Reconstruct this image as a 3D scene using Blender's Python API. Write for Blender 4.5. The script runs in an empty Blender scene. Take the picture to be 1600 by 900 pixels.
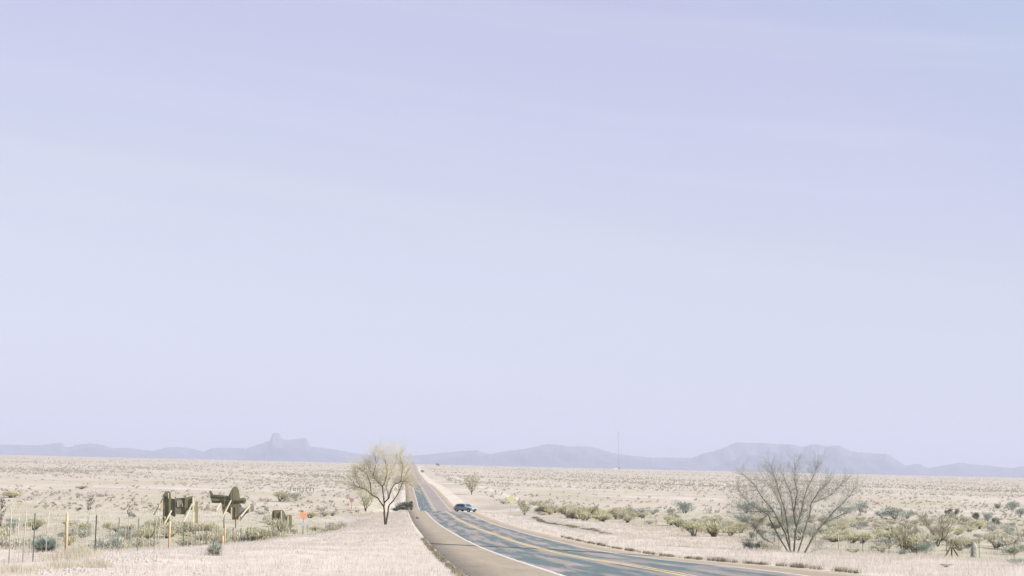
import bpy, math, random
import numpy as np
from mathutils import Vector, Matrix

random.seed(7)
RNG = np.random.default_rng(7)
SC = bpy.context.scene
COL = SC.collection
D2R = math.radians

# ------------------------------------------------------------------ camera
F = 2400.0                                   # focal length in pixels of the 1600 px photograph
HOR0, HORS = 708.6, 0.0225                   # horizon row at x=0 and its slope
ROLL = math.atan(HORS)
PITCH = math.atan((HOR0 + HORS * 800 - 450) / F * math.cos(ROLL))
cam_d = bpy.data.cameras.new('camera')
cam = bpy.data.objects.new('camera', cam_d)
COL.objects.link(cam)
cam_d.sensor_width = 36.0
cam_d.lens = F / 1600 * 36.0
cam_d.clip_start = 0.1
cam_d.clip_end = 90000.0
fw = Vector((0, math.cos(PITCH), math.sin(PITCH)))
r0 = Vector((1, 0, 0))
u0 = r0.cross(fw)
RT = math.cos(ROLL) * r0 + math.sin(ROLL) * u0
UP = -math.sin(ROLL) * r0 + math.cos(ROLL) * u0
cam.matrix_world = Matrix((
    (RT.x, UP.x, -fw.x, 0), (RT.y, UP.y, -fw.y, 0), (RT.z, UP.z, -fw.z, 0), (0, 0, 0, 1)))
SC.camera = cam

# ------------------------------------------------------------------ sky, sun, exposure
SUN_EL, SUN_DIR = 38.0, Vector((0.93, -0.37, 0)).normalized()
world = bpy.data.worlds.new('World')
SC.world = world
world.use_nodes = True
nt = world.node_tree
for n in list(nt.nodes):
    nt.nodes.remove(n)
N, L = nt.nodes.new, nt.links.new
wout = N('ShaderNodeOutputWorld')
bg = N('ShaderNodeBackground')
bg.inputs['Strength'].default_value = 0.1
sky = N('ShaderNodeTexSky')
sky.sky_type = 'NISHITA'
sky.sun_disc = False
sky.sun_elevation = D2R(SUN_EL)
sky.sun_rotation = math.atan2(SUN_DIR.x, SUN_DIR.y)
sky.dust_density = 2.0
tc = N('ShaderNodeTexCoord')
sep = N('ShaderNodeSeparateXYZ')
L(tc.outputs['Generated'], sep.inputs[0])


def lin(c):
    return tuple(((v / 255) / 12.92 if v / 255 <= 0.04045 else ((v / 255 + 0.055) / 1.055) ** 2.4) for v in c)


ramp = N('ShaderNodeValToRGB')
STOPS = [(0.0, (222, 223, 243)), (0.055, (220, 222, 243)), (0.11, (214, 217, 239)), (0.15, (209, 213, 234)),
         (0.20, (204, 206, 234)), (0.28, (198, 198, 229)), (0.6, (150, 168, 214)), (1.0, (120, 146, 205))]
SKYMUL = 0.85
el = ramp.color_ramp.elements
while len(el) > 1:
    el.remove(el[-1])
for i, (p, c) in enumerate(STOPS):
    e = el[0] if i == 0 else el.new(p)
    e.position = p
    e.color = (*[v * SKYMUL for v in lin(c)], 1)
shz = N('ShaderNodeMath'); shz.operation = 'MULTIPLY_ADD'; shz.inputs[1].default_value = 0.10
L(sep.outputs['X'], shz.inputs[0]); L(sep.outputs['Z'], shz.inputs[2])
slant = N('ShaderNodeCombineXYZ')
L(sep.outputs['X'], slant.inputs[0]); L(sep.outputs['Y'], slant.inputs[1]); L(shz.outputs[0], slant.inputs[2])
# thin high cloud: slow streaks that shift the gradient a little
mp = N('ShaderNodeMapping')
mp.inputs['Scale'].default_value = (1.6, 1.6, 14.0)
L(slant.outputs[0], mp.inputs[0])
nz = N('ShaderNodeTexNoise')
nz.inputs['Scale'].default_value = 1.6
nz.inputs['Detail'].default_value = 5
nz.inputs['Roughness'].default_value = 0.45
L(mp.outputs[0], nz.inputs['Vector'])
ma = N('ShaderNodeMath'); ma.operation = 'MULTIPLY_ADD'
ma.inputs[1].default_value = 0.06
L(nz.outputs['Fac'], ma.inputs[0])
sb = N('ShaderNodeMath'); sb.operation = 'SUBTRACT'; sb.inputs[1].default_value = 0.03
L(shz.outputs[0], sb.inputs[0])
L(sb.outputs[0], ma.inputs[2])
L(ma.outputs[0], ramp.inputs[0])
# clearer, bluer air high on the right
bl1 = N('ShaderNodeMapRange')
bl1.inputs['From Min'].default_value = 0.33
bl1.inputs['From Max'].default_value = 0.50
addxz = N('ShaderNodeMath'); addxz.operation = 'MULTIPLY_ADD'; addxz.inputs[1].default_value = 0.55
L(sep.outputs['X'], addxz.inputs[0]); L(sep.outputs['Z'], addxz.inputs[2])
L(addxz.outputs[0], bl1.inputs['Value'])
bmix = N('ShaderNodeMix'); bmix.data_type = 'RGBA'
L(bl1.outputs[0], bmix.inputs[0])
L(ramp.outputs[0], bmix.inputs[6])
bmix.inputs[7].default_value = (*[v * SKYMUL for v in lin((182, 199, 228))], 1)
mp2 = N('ShaderNodeMapping')
mp2.inputs['Scale'].default_value = (1.1, 1.1, 26.0)
L(slant.outputs[0], mp2.inputs[0])
nz2 = N('ShaderNodeTexNoise'); nz2.inputs['Scale'].default_value = 1.3; nz2.inputs['Detail'].default_value = 6
L(mp2.outputs[0], nz2.inputs['Vector'])
st2 = N('ShaderNodeMapRange')
st2.inputs['From Min'].default_value = 0.50; st2.inputs['From Max'].default_value = 0.72
st2.inputs['To Max'].default_value = 0.32
L(nz2.outputs['Fac'], st2.inputs['Value'])
cmix = N('ShaderNodeMix'); cmix.data_type = 'RGBA'
L(st2.outputs[0], cmix.inputs[0]); L(bmix.outputs[2], cmix.inputs[6])
cmix.inputs[7].default_value = (*[v * SKYMUL for v in lin((223, 223, 238))], 1)
sc5 = N('ShaderNodeVectorMath'); sc5.operation = 'SCALE'
sc5.inputs['Scale'].default_value = 5.0
L(cmix.outputs[2], sc5.inputs[0])
fin = N('ShaderNodeMix'); fin.data_type = 'RGBA'
fin.inputs[0].default_value = 0.93
L(sky.outputs[0], fin.inputs[6])
L(sc5.outputs[0], fin.inputs[7])
L(fin.outputs[2], bg.inputs[0])
L(bg.outputs[0], wout.inputs[0])

sun_d = bpy.data.lights.new('sun', 'SUN')
sun_d.energy = 4.2
sun_d.angle = D2R(0.6)
sun_d.color = (1.0, 0.955, 0.90)
sun = bpy.data.objects.new('sun', sun_d)
COL.objects.link(sun)
sv = SUN_DIR * math.cos(D2R(SUN_EL)) + Vector((0, 0, math.sin(D2R(SUN_EL))))
sun.rotation_euler = (-sv).to_track_quat('-Z', 'Y').to_euler()
sun.location = (60, -40, 60)

SC.view_settings.view_transform = 'Standard'
SC.view_settings.look = 'None'
SC.view_settings.gamma = 1
SC.view_settings.exposure = 1.25
SC.view_settings.use_curve_mapping = False
SC.render.engine = 'CYCLES'
SC.cycles.max_bounces = 4
SC.cycles.diffuse_bounces = 2
SC.cycles.volume_bounces = 0
SC.cycles.transparent_max_bounces = 8
SC.cycles.use_denoising = True


# ------------------------------------------------------------------ materials
def mat(name, col, rough=0.9, noise=None, spec=0.2, metallic=0.0, coord='Object'):
    """noise = (scale, second colour, contrast)."""
    m = bpy.data.materials.new(name)
    m.use_nodes = True
    t = m.node_tree
    b = t.nodes['Principled BSDF']
    b.inputs['Roughness'].default_value = rough
    b.inputs['Specular IOR Level'].default_value = spec
    b.inputs['Metallic'].default_value = metallic
    b.inputs['Base Color'].default_value = (*col, 1)
    if noise:
        s, c2, k = noise
        g = t.nodes.new('ShaderNodeNewGeometry') if coord == 'World' else t.nodes.new('ShaderNodeTexCoord')
        n = t.nodes.new('ShaderNodeTexNoise')
        n.inputs['Scale'].default_value = s
        n.inputs['Detail'].default_value = 4
        t.links.new(g.outputs['Position' if coord == 'World' else 'Object'], n.inputs['Vector'])
        r = t.nodes.new('ShaderNodeMapRange')
        r.inputs['From Min'].default_value = 0.5 - k
        r.inputs['From Max'].default_value = 0.5 + k
        t.links.new(n.outputs['Fac'], r.inputs['Value'])
        x = t.nodes.new('ShaderNodeMix'); x.data_type = 'RGBA'
        x.inputs[6].default_value = (*col, 1)
        x.inputs[7].default_value = (*c2, 1)
        t.links.new(r.outputs[0], x.inputs[0])
        t.links.new(x.outputs[2], b.inputs['Base Color'])
    return m


def leafmat(name, col, c2, scale=2.0, transl=0.35, k=0.14):
    """thin plant matter: diffuse plus translucent, varied from place to place"""
    m = mat(name, col, 0.85, (scale, c2, k), 0.1, coord='World')
    t = m.node_tree
    b = t.nodes['Principled BSDF']
    tr = t.nodes.new('ShaderNodeBsdfTranslucent')
    mx = t.nodes.new('ShaderNodeMixShader')
    mx.inputs[0].default_value = transl
    src = b.inputs['Base Color'].links[0].from_socket
    t.links.new(src, tr.inputs[0])
    t.links.new(b.outputs[0], mx.inputs[1])
    t.links.new(tr.outputs[0], mx.inputs[2])
    t.links.new(mx.outputs[0], t.nodes['Material Output'].inputs[0])
    return m


M = {}
M['bark'] = mat('bark', (.05, .045, .03), .95, (6, (.085, .075, .05), .2))
M['bark_grey'] = mat('bark_grey', (.10, .10, .078), .95, (5, (.17, .165, .13), .2))
M['twig_cream'] = leafmat('twig_cream', (.74, .69, .53), (.64, .62, .45), .5, .5)
M['twig_pink'] = leafmat('twig_pink', (.78, .69, .60), (.70, .64, .50), .5, .5)
M['twig_grey'] = leafmat('twig_grey', (.52, .53, .48), (.42, .43, .37), .6, .45)
M['olive'] = leafmat('olive', (.42, .40, .28), (.54, .50, .37), .5, .5)
M['yolive'] = leafmat('yolive', (.48, .45, .29), (.55, .51, .36), .4, .5)
M['sage'] = leafmat('sage', (.36, .38, .31), (.42, .42, .36), .8)
M['teal'] = leafmat('teal', (.235, .275, .235), (.34, .37, .32), 2.0)
M['cream'] = leafmat('cream_leaf', (.45, .42, .335), (.50, .46, .385), .5, .45)
M['juniper'] = leafmat('juniper', (.12, .145, .11), (.19, .21, .155), 1.5)
M['scrub'] = leafmat('scrub', (.34, .32, .26), (.46, .42, .35), .08)
M['farscrub'] = leafmat('farscrub', (.36, .33, .275), (.47, .43, .375), .05, .4)
M['drygrass'] = leafmat('drygrass', (.58, .522, .47), (.51, .46, .39), .35, .5, .2)
M['yellowgrass'] = leafmat('yellowgrass', (.55, .495, .395), (.46, .42, .32), .8, .45)
M['darkweed'] = leafmat('darkweed', (.13, .115, .075), (.26, .225, .16), 1.2, .2)
M['stalk'] = mat('stalk', (.46, .42, .37), .9, (8, (.36, .32, .27), .2))
M['pod'] = mat('pod', (.11, .095, .08), .9, (9, (.34, .30, .27), .2))
M['steel_post'] = mat('steel_post', (.07, .10, .085), .6, (9, (.13, .13, .10), .2), .4)
M['wood_post'] = mat('wood_post', (.46, .33, .20), .9, (7, (.36, .27, .18), .2))
M['wood_grey'] = mat('wood_grey', (.36, .33, .28), .9, (7, (.27, .24, .2), .2))
M['brace_wood'] = mat('brace_wood', (.52, .46, .33), .85, (3, (.42, .37, .25), .2))
M['wire'] = mat('wire', (.30, .30, .28), .5, None, .5, .6)
M['ply'] = mat('plywood_back', (.125, .115, .07), .9, (1.2, (.19, .175, .115), .2))
M['ply_grey'] = mat('plywood_weathered', (.18, .18, .155), .9, (1.5, (.23, .225, .2), .2))
M['rib'] = mat('rib_timber', (.075, .068, .04), .9, (2, (.12, .105, .07), .2))
M['olive_board'] = mat('olive_board', (.22, .20, .10), .9, (1.5, (.28, .25, .15), .2))
M['orange'] = mat('orange_sign', (.72, .26, .12), .5, (8, (.66, .30, .16), .2), .4)
M['redsign'] = mat('red_sign', (.42, .17, .13), .5, (8, (.36, .17, .13), .2), .4)
M['yellowsign'] = mat('yellow_sign', (.50, .47, .22), .5, (8, (.46, .43, .22), .2), .4)
M['whiteplate'] = mat('white_plate', (.42, .42, .46), .5, (8, (.37, .37, .42), .2), .4)
M['carpaint'] = mat('car_paint', (.26, .32, .35), .3, (3, (.24, .30, .33), .3), .5, .25)
M['cardark'] = mat('car_trim', (.035, .045, .04), .6, (5, (.05, .055, .05), .2))
M['glass'] = mat('car_glass', (.03, .045, .045), .08, None, .8)
M['tyre'] = mat('tyre', (.035, .035, .035), .9, (9, (.05, .05, .05), .2))
M['rim'] = mat('rim', (.45, .45, .45), .35, None, .5, .7)
M['lampglass'] = mat('lamp_glass', (.6, .6, .58), .15, None, .6)
M['redlamp'] = mat('tail_lamp', (.35, .04, .03), .3, None, .6)
M['mast'] = mat('mast_steel', (.22, .22, .25), .6, None, .4, .3)
M['whitewall'] = mat('white_wall', (.75, .75, .74), .8, (.5, (.68, .68, .66), .2))
M['greyroof'] = mat('grey_roof', (.22, .22, .23), .8, (.5, (.27, .27, .27), .2))
M['yellowbase'] = mat('yellow_base', (.50, .48, .12), .6, (5, (.45, .42, .12), .2))
M['cabinet'] = mat('cabinet_green', (.06, .075, .055), .6, (3, (.08, .09, .065), .2))
M['stone'] = mat('stone', (.36, .33, .32), .95, (5, (.27, .25, .24), .2), coord='World')
M['shag'] = leafmat('shag', (.56, .55, .48), (.44, .45, .38), 3)
M['rock'] = mat('mountain_rock', (.075, .07, .095), .95, (.002, (.10, .095, .115), .15), coord='World')


# ------------------------------------------------------------------ mesh helpers
class MB:
    def __init__(s):
        s.v, s.f, s.m = [], [], []

    def tube(s, pts, rads, sides=5, mi=0, cap=True):
        pts = [Vector(p) for p in pts]
        base = len(s.v)
        n = len(pts)
        for i, p in enumerate(pts):
            t = (pts[min(i + 1, n - 1)] - pts[max(i - 1, 0)])
            t = t.normalized() if t.length > 1e-9 else Vector((0, 0, 1))
            a = t.cross(Vector((0.31, 0.95, 0.05)) if abs(t.y) < .9 else Vector((1, 0, 0))).normalized()
            b = t.cross(a)
            for k in range(sides):
                w = 2 * math.pi * k / sides
                s.v.append(tuple(p + (a * math.cos(w) + b * math.sin(w)) * rads[i]))
        for i in range(n - 1):
            for k in range(sides):
                k2 = (k + 1) % sides
                s.f.append((base + i * sides + k, base + i * sides + k2, base + (i + 1) * sides + k2, base + (i + 1) * sides + k)); s.m.append(mi)
        if cap and sides > 2:
            s.f.append(tuple(base + k for k in range(sides))[::-1]); s.m.append(mi)
            s.f.append(tuple(base + (n - 1) * sides + k for k in range(sides))); s.m.append(mi)

    def box(s, c, size, rz=0, mi=0, rot=None):
        b = len(s.v)
        R = rot or Matrix.Rotation(rz, 3, 'Z')
        for x in (-.5, .5):
            for y in (-.5, .5):
                for z in (-.5, .5):
                    s.v.append(tuple(Vector(c) + R @ Vector((x * size[0], y * size[1], z * size[2]))))
        for q in ((0, 1, 3, 2), (4, 6, 7, 5), (0, 4, 5, 1), (2, 3, 7, 6), (0, 2, 6, 4), (1, 5, 7, 3)):
            s.f.append(tuple(b + i for i in q)); s.m.append(mi)

    def beam(s, a, b, w, t=None, mi=0):
        """square timber from a to b"""
        a, b = Vector(a), Vector(b)
        d = (b - a)
        R = d.to_track_quat('Z', 'Y').to_matrix()
        s.box((a + b) / 2, (w, t or w, d.length), mi=mi, rot=R)

    def prism(s, poly, y0, y1, mi=0):
        """polygon given in x,z extruded along y (thickness)"""
        b = len(s.v)
        n = len(poly)
        for y in (y0, y1):
            for x, z in poly:
                s.v.append((x, y, z))
        s.f.append(tuple(b + i for i in range(n))); s.m.append(mi)
        s.f.append(tuple(b + n + i for i in range(n))[::-1]); s.m.append(mi)
        for i in range(n):
            j = (i + 1) % n
            s.f.append((b + i, b + n + i, b + n + j, b + j)); s.m.append(mi)

    def blade(s, p, d, length, w, bend=0.3, mi=0, segs=2):
        """leaf blade: tapering strip with a slight V"""
        p, d = Vector(p), Vector(d).normalized()
        side = d.cross(Vector((0, 0, 1)))
        side = side.normalized() if side.length > 1e-4 else Vector((1, 0, 0))
        b = len(s.v)
        for i in range(segs):
            t = i / segs
            q = p + d * length * t - Vector((0, 0, 1)) * bend * length * t * t
            ww = w * (1 - t * .55)
            s.v.append(tuple(q - side * ww / 2)); s.v.append(tuple(q + side * ww / 2))
        s.v.append(tuple(p + d * length - Vector((0, 0, 1)) * bend * length))
        for i in range(segs - 1):
            k = b + 2 * i
            s.f.append((k, k + 1, k + 3, k + 2)); s.m.append(mi)
        k = b + 2 * (segs - 1)
        s.f.append((k, k + 1, k + 2)); s.m.append(mi)

    def mesh(s, name, mats, smooth=False):
        me = bpy.data.meshes.new(name)
        me.from_pydata(s.v, [], s.f)
        for m_ in (mats if isinstance(mats, (list, tuple)) else [mats]):
            me.materials.append(m_)
        me.polygons.foreach_set('material_index', s.m)
        if smooth:
            me.polygons.foreach_set('use_smooth', [True] * len(s.f))
        me.update()
        return me

    def build(s, name, mats, parent=None, smooth=False, loc=None):
        o = bpy.data.objects.new(name, s.mesh(name, mats, smooth))
        COL.objects.link(o)
        if parent: o.parent = parent
        if loc is not None: o.location = loc
        return o


def fastmesh(name, verts, faces, mats):
    """numpy arrays: faces (n, k)"""
    me = bpy.data.meshes.new(name)
    nv, (nf, k) = len(verts), faces.shape
    me.vertices.add(nv)
    me.vertices.foreach_set('co', verts.astype(np.float32).ravel())
    me.loops.add(nf * k)
    me.loops.foreach_set('vertex_index', faces.astype(np.int32).ravel())
    me.polygons.add(nf)
    me.polygons.foreach_set('loop_start', np.arange(0, nf * k, k, dtype=np.int32))
    me.polygons.foreach_set('loop_total', np.full(nf, k, dtype=np.int32))
    for m_ in mats: me.materials.append(m_)
    me.update(calc_edges=True)
    me.validate()
    return me


def link(name, me):
    o = bpy.data.objects.new(name, me); COL.objects.link(o); return o


def tag(o, label=None, cat=None, group=None, kind=None):
    if label: o['label'] = label
    if cat: o['category'] = cat
    if group: o['group'] = group
    if kind: o['kind'] = kind
    return o


def empty(name, loc, label=None, cat=None, group=None, rz=0):
    o = bpy.data.objects.new(name, None)
    COL.objects.link(o)
    o.location = loc
    o.rotation_euler = (0, 0, rz)
    o.empty_display_size = 0.3
    return tag(o, label, cat, group)


def copy_tree(o, parent=None):
    kids = [c for c in COL.objects if c.parent == o]
    c = o.copy(); COL.objects.link(c)
    if parent: c.parent = parent
    for k in kids: copy_tree(k, c)
    return c


# ------------------------------------------------------------------ terrain
def hermite(xs, ys):
    xs, ys = np.array(xs, float), np.array(ys, float)
    h = np.diff(xs); dl = np.diff(ys) / h
    m = np.zeros(len(xs)); m[0], m[-1] = dl[0], dl[-1]
    for i in range(1, len(xs) - 1):
        if dl[i - 1] * dl[i] > 0:
            w1, w2 = 2 * h[i] + h[i - 1], h[i] + 2 * h[i - 1]
            m[i] = (w1 + w2) / (w1 / dl[i - 1] + w2 / dl[i])

    def f(x):
        x = np.clip(np.asarray(x, float), xs[0], xs[-1])
        i = np.clip(np.searchsorted(xs, x) - 1, 0, len(xs) - 2)
        t = (x - xs[i]) / h[i]
        return ((2 * t**3 - 3 * t**2 + 1) * ys[i] + (t**3 - 2 * t**2 + t) * h[i] * m[i]
                + (-2 * t**3 + 3 * t**2) * ys[i + 1] + (t**3 - t**2) * h[i] * m[i + 1])
    return f


FAR = [(1000, -10.2), (1600, -9.6), (3000, -7.2), (5200, -5.2), (7500, -14), (12000, -18), (34000, -18)]
ZR = hermite(*zip(*([(-300, -4), (-50, -1.3), (0, -1.72), (49, -3.43), (76, -4.45), (109, -5.55), (152, -6.6), (201, -7.6),
              (240, -8.12), (265, -8.38), (285, -8.72), (310, -9.7), (335, -10.6), (355, -10.85), (450, -10.45), (547, -9.95),
              (640, -9.65), (700, -9.6), (740, -10.0), (850, -10.4)] + FAR)))
ZL = hermite(*zip(*([(-300, -4), (0, -1.85), (36, -2.45), (48, -2.95), (56, -3.4), (65, -4.2), (75, -5.0), (100, -6.6), (130, -7.8), (160, -8.6),
              (190, -9.2), (215, -9.7), (324, -10.1), (600, -10.2)] + FAR)))
ZP = hermite(*zip(*([(-300, -4), (0, -1.8), (60, -3.7), (99, -5.5), (125, -6.6), (200, -8.2), (254, -8.9), (330, -9.7),
              (420, -10.1), (600, -10.1)] + FAR)))
XC = hermite([-300, 0, 49, 110, 152, 201, 260, 350, 547, 700, 1500, 3000, 6000, 34000],
             [31, 9.0, 5.5, 1.3, -1.8, -5.4, -9.7, -16.0, -29.3, -39.6, -91, -181, -364, -2060])
WL = hermite([-300, 50, 69, 105, 147, 190, 252, 330, 500, 34000], [24, 21.5, 19.8, 17.8, 13.6, 11.2, 9.6, 9.2, 10, 10])
HL, HR = 6.8, 5.7                           # paved half widths left and right


def sstep(a, b, x):
    t = np.clip((x - a) / (b - a), 0, 1)
    return t * t * (3 - 2 * t)


def bumps(X, Y):
    return (.10 * np.sin(X * .31 + 1.3 * np.sin(Y * .11)) * np.sin(Y * .17 + X * .07)
            + .05 * np.sin(X * .9 + Y * .23) * np.sin(Y * .61 - X * .2)
            + .22 * np.sin(X * .021 + 2) * np.sin(Y * .013 + X * .006))


def bank(Y, off):
    """the near bend is banked: its right side stands higher"""
    k = .030 * (1 - sstep(48, 92, Y))
    return k * np.clip(off + 3.65, 0, 10) * (1 - sstep(12, 40, off))


def ground(X, Y):
    X, Y = np.asarray(X, float), np.asarray(Y, float)
    off = X - XC(Y)
    zr, wl = ZR(Y), WL(Y)
    # left: embankment shoulder then the lower plain
    t = sstep(wl, wl + 9, -off)
    zl = zr * (1 - t) + ZL(Y) * t
    zl = zl - .35 * sstep(HL + 1, wl, -off) * (1 - t) * sstep(60, 100, Y)
    # right: verge, shallow ditch, bank, plain
    t2 = sstep(9, 24, off)
    zz = zr * (1 - t2) + ZP(Y) * t2
    ditch = np.exp(-((off - 14.0) / 2.6) ** 2) * .55 * sstep(120, 190, Y) * (1 - sstep(300, 360, Y))
    z = np.where(off < 0, zl, zz - ditch)
    b = bumps(X, Y) * sstep(HL + .5, HL + 7, np.abs(off)) * sstep(5, 30, np.abs(off) + Y * .2)
    z = z + b
    z = z + bank(Y, off)
    z = z - .03 - .17 * (sstep(-HL + .0, -HL + .35, off) * (1 - sstep(HR - .35, HR, off)))
    return z


def gz(x, y):
    return float(ground(x, y))


def ray(px, py):
    d = fw + RT * ((px - 800) / F) + UP * ((450 - py) / F)
    return d / d.y


_DS = np.geomspace(12, 9000, 5000)


def at(px, py):
    """first point of the ground seen at that pixel"""
    d = ray(px, py)
    z = ground(_DS * d.x, _DS)
    h = _DS * d.z <= z
    i = int(np.argmax(h)) if h.any() else len(_DS) - 1
    Y = _DS[i]
    return Vector((Y * d.x, Y, gz(Y * d.x, Y)))


def atd(px, Y, py=780):
    d = ray(px, py)
    return Vector((Y * d.x, Y, gz(Y * d.x, Y)))


def pos(px, py, Y):
    d = ray(px, py)
    return Vector((Y * d.x, Y, Y * d.z))


# ground sheet, gridded along the road
offs = [0.0]
st = .45
while offs[-1] < 30000:
    x = offs[-1]
    if x > 30: st *= 1.075
    offs.append(x + st)
offs = np.array(offs)
offs = np.unique(np.concatenate([-offs[1:], offs, [-HL, -HL + .35, HR, HR - .35]]))
ys = [-150.0]
while ys[-1] < 34000:
    y = ys[-1]
    ys.append(y + (6 if y < 0 else (.9 if y < 60 else max(.9, y * .011))))
ys = np.array(ys)
YY, OO = np.meshgrid(ys, offs, indexing='ij')
XX = OO + XC(YY)
ZZ = ground(XX, YY)
nr, nc = YY.shape
V = np.stack([XX, YY, ZZ], -1).reshape(-1, 3)
idx = np.arange(nr * nc).reshape(nr, nc)
Fq = np.stack([idx[:-1, :-1], idx[:-1, 1:], idx[1:, 1:], idx[1:, :-1]], -1).reshape(-1, 4)


def ground_material():
    m = bpy.data.materials.new('desert_ground')
    m.use_nodes = True
    t = m.node_tree
    b = t.nodes['Principled BSDF']
    b.inputs['Roughness'].default_value = .95
    b.inputs['Specular IOR Level'].default_value = .05
    g = t.nodes.new('ShaderNodeNewGeometry')

    def noise(scale, lo, hi, mapping=None, detail=4, rough=.5):
        n = t.nodes.new('ShaderNodeTexNoise')
        n.inputs['Scale'].default_value = scale
        n.inputs['Detail'].default_value = detail
        n.inputs['Roughness'].default_value = rough
        src = g.outputs['Position']
        if mapping:
            q = t.nodes.new('ShaderNodeMapping')
            q.inputs['Scale'].default_value = mapping
            t.links.new(src, q.inputs[0]); src = q.outputs[0]
        t.links.new(src, n.inputs['Vector'])
        r = t.nodes.new('ShaderNodeMapRange')
        r.inputs['From Min'].default_value = lo
        r.inputs['From Max'].default_value = hi
        t.links.new(n.outputs['Fac'], r.inputs['Value'])
        return r.outputs[0]

    def mix(f, a, c, k=1.0):
        x = t.nodes.new('ShaderNodeMix'); x.data_type = 'RGBA'
        if k != 1.0:
            mm = t.nodes.new('ShaderNodeMath'); mm.operation = 'MULTIPLY'
            mm.inputs[1].default_value = k
            t.links.new(f, mm.inputs[0]); f = mm.outputs[0]
        t.links.new(f, x.inputs[0])
        for s, v in ((6, a), (7, c)):
            if isinstance(v, tuple): x.inputs[s].default_value = (*v, 1)
            else: t.links.new(v, x.inputs[s])
        return x.outputs[2]

    att = t.nodes.new('ShaderNodeVertexColor'); att.layer_name = 'zones'
    sp = t.nodes.new('ShaderNodeSeparateColor')
    t.links.new(att.outputs[0], sp.inputs[0])
    c = mix(noise(.012, .35, .65, (1, .45, 1), 6), (.39, .34, .292), (.335, .29, .235))        # wide patches
    c = mix(noise(.05, .48, .66, (1, .35, 1), 5, .6), c, (.305, .28, .19), .8)                   # olive dry scrub cover
    c = mix(noise(.02, .54, .66, (.5, 1.3, 1), 3), c, (.43, .385, .36), .8)                      # bare pale soil
    c = mix(noise(.9, .5, .75, None, 5, .7), c, (.24, .215, .165), .45)                           # grass clumps
    c = mix(sp.outputs[1], c, mix(noise(.12, .35, .62, None, 5, .6), (.275, .26, .195), (.37, .335, .27)), .85)
    c = mix(noise(.16, .48, .66, (1, .22, 1), 6, .75), c, (.26, .235, .185), .55)
    c = mix(noise(.035, .50, .62, (1, .5, 1), 6, .7), c, (.285, .245, .205), .5)
    verge = mix(noise(.35, .4, .7, (1, .3, 1), 5, .6), (.44, .39, .345), (.38, .335, .28))
    verge = mix(noise(4.0, .52, .75, None, 4, .7), verge, (.29, .25, .21), .3)
    c = mix(sp.outputs[0], c, verge)
    grav = mix(noise(2.5, .45, .6, None, 5, .7), (.25, .235, .20), (.31, .29, .26))
    c = mix(sp.outputs[2], c, grav)
    t.links.new(c, b.inputs['Base Color'])
    bp = t.nodes.new('ShaderNodeBump')
    bp.inputs['Strength'].default_value = .5
    bp.inputs['Distance'].default_value = .12
    n2 = t.nodes.new('ShaderNodeTexNoise'); n2.inputs['Scale'].default_value = 3.5; n2.inputs['Detail'].default_value = 5
    t.links.new(g.outputs['Position'], n2.inputs['Vector'])
    t.links.new(n2.outputs['Fac'], bp.inputs['Height'])
    t.links.new(bp.outputs[0], b.inputs['Normal'])
    return m


gm = fastmesh('ground', V, Fq, [ground_material()])
gm.polygons.foreach_set('use_smooth', [True] * len(gm.polygons))
O, Y_ = OO.ravel(), YY.ravel()
wob = 1.2 * np.sin(Y_ * .043) + .7 * np.sin(Y_ * .13)
verge = np.maximum(sstep(HL - 1, HL, -O) * (1 - sstep(WL(Y_) + 2 + wob, WL(Y_) + 5 + wob, -O)),
                   sstep(HR - .6, HR, O) * (1 - sstep(12 + wob, 16 + wob, O) * sstep(60, 130, Y_)
                                            - sstep(22, 27 + wob, O) * (1 - sstep(60, 130, Y_))))
verge = verge * np.where(O > 9.5, 1 - sstep(290, 360, Y_), 1)
verge = np.maximum(verge, np.exp(-((O - 25 - .004 * Y_) / 1.8) ** 2) * sstep(330, 420, Y_) * (1 - sstep(1200, 1500, Y_)))
verge = np.clip(verge, 0, 1)
# bank between ditch and fence on the right stays pale grass
verge = np.maximum(verge, .75 * sstep(17, 19, O) * (1 - sstep(25 + wob, 30 + wob, O)) * (1 - sstep(250, 330, Y_)))
greenish = np.maximum(sstep(WL(Y_) + 5, WL(Y_) + 12, -O) * sstep(90, 130, Y_) * (1 - sstep(250, 330, Y_)),
                      sstep(26, 34, O) * sstep(70, 110, Y_) * (1 - sstep(300, 420, Y_)))
grav = sstep(9.5, 11.5, O) * (1 - sstep(14.5, 16.5, O)) * sstep(170, 200, Y_) * (1 - sstep(270, 300, Y_))
ca = gm.color_attributes.new('zones', 'FLOAT_COLOR', 'POINT')
ca.data.foreach_set('color', np.stack([verge, greenish, grav, np.ones_like(O)], -1).astype(np.float32).ravel())
tag(link('ground', gm), kind='structure')


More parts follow.
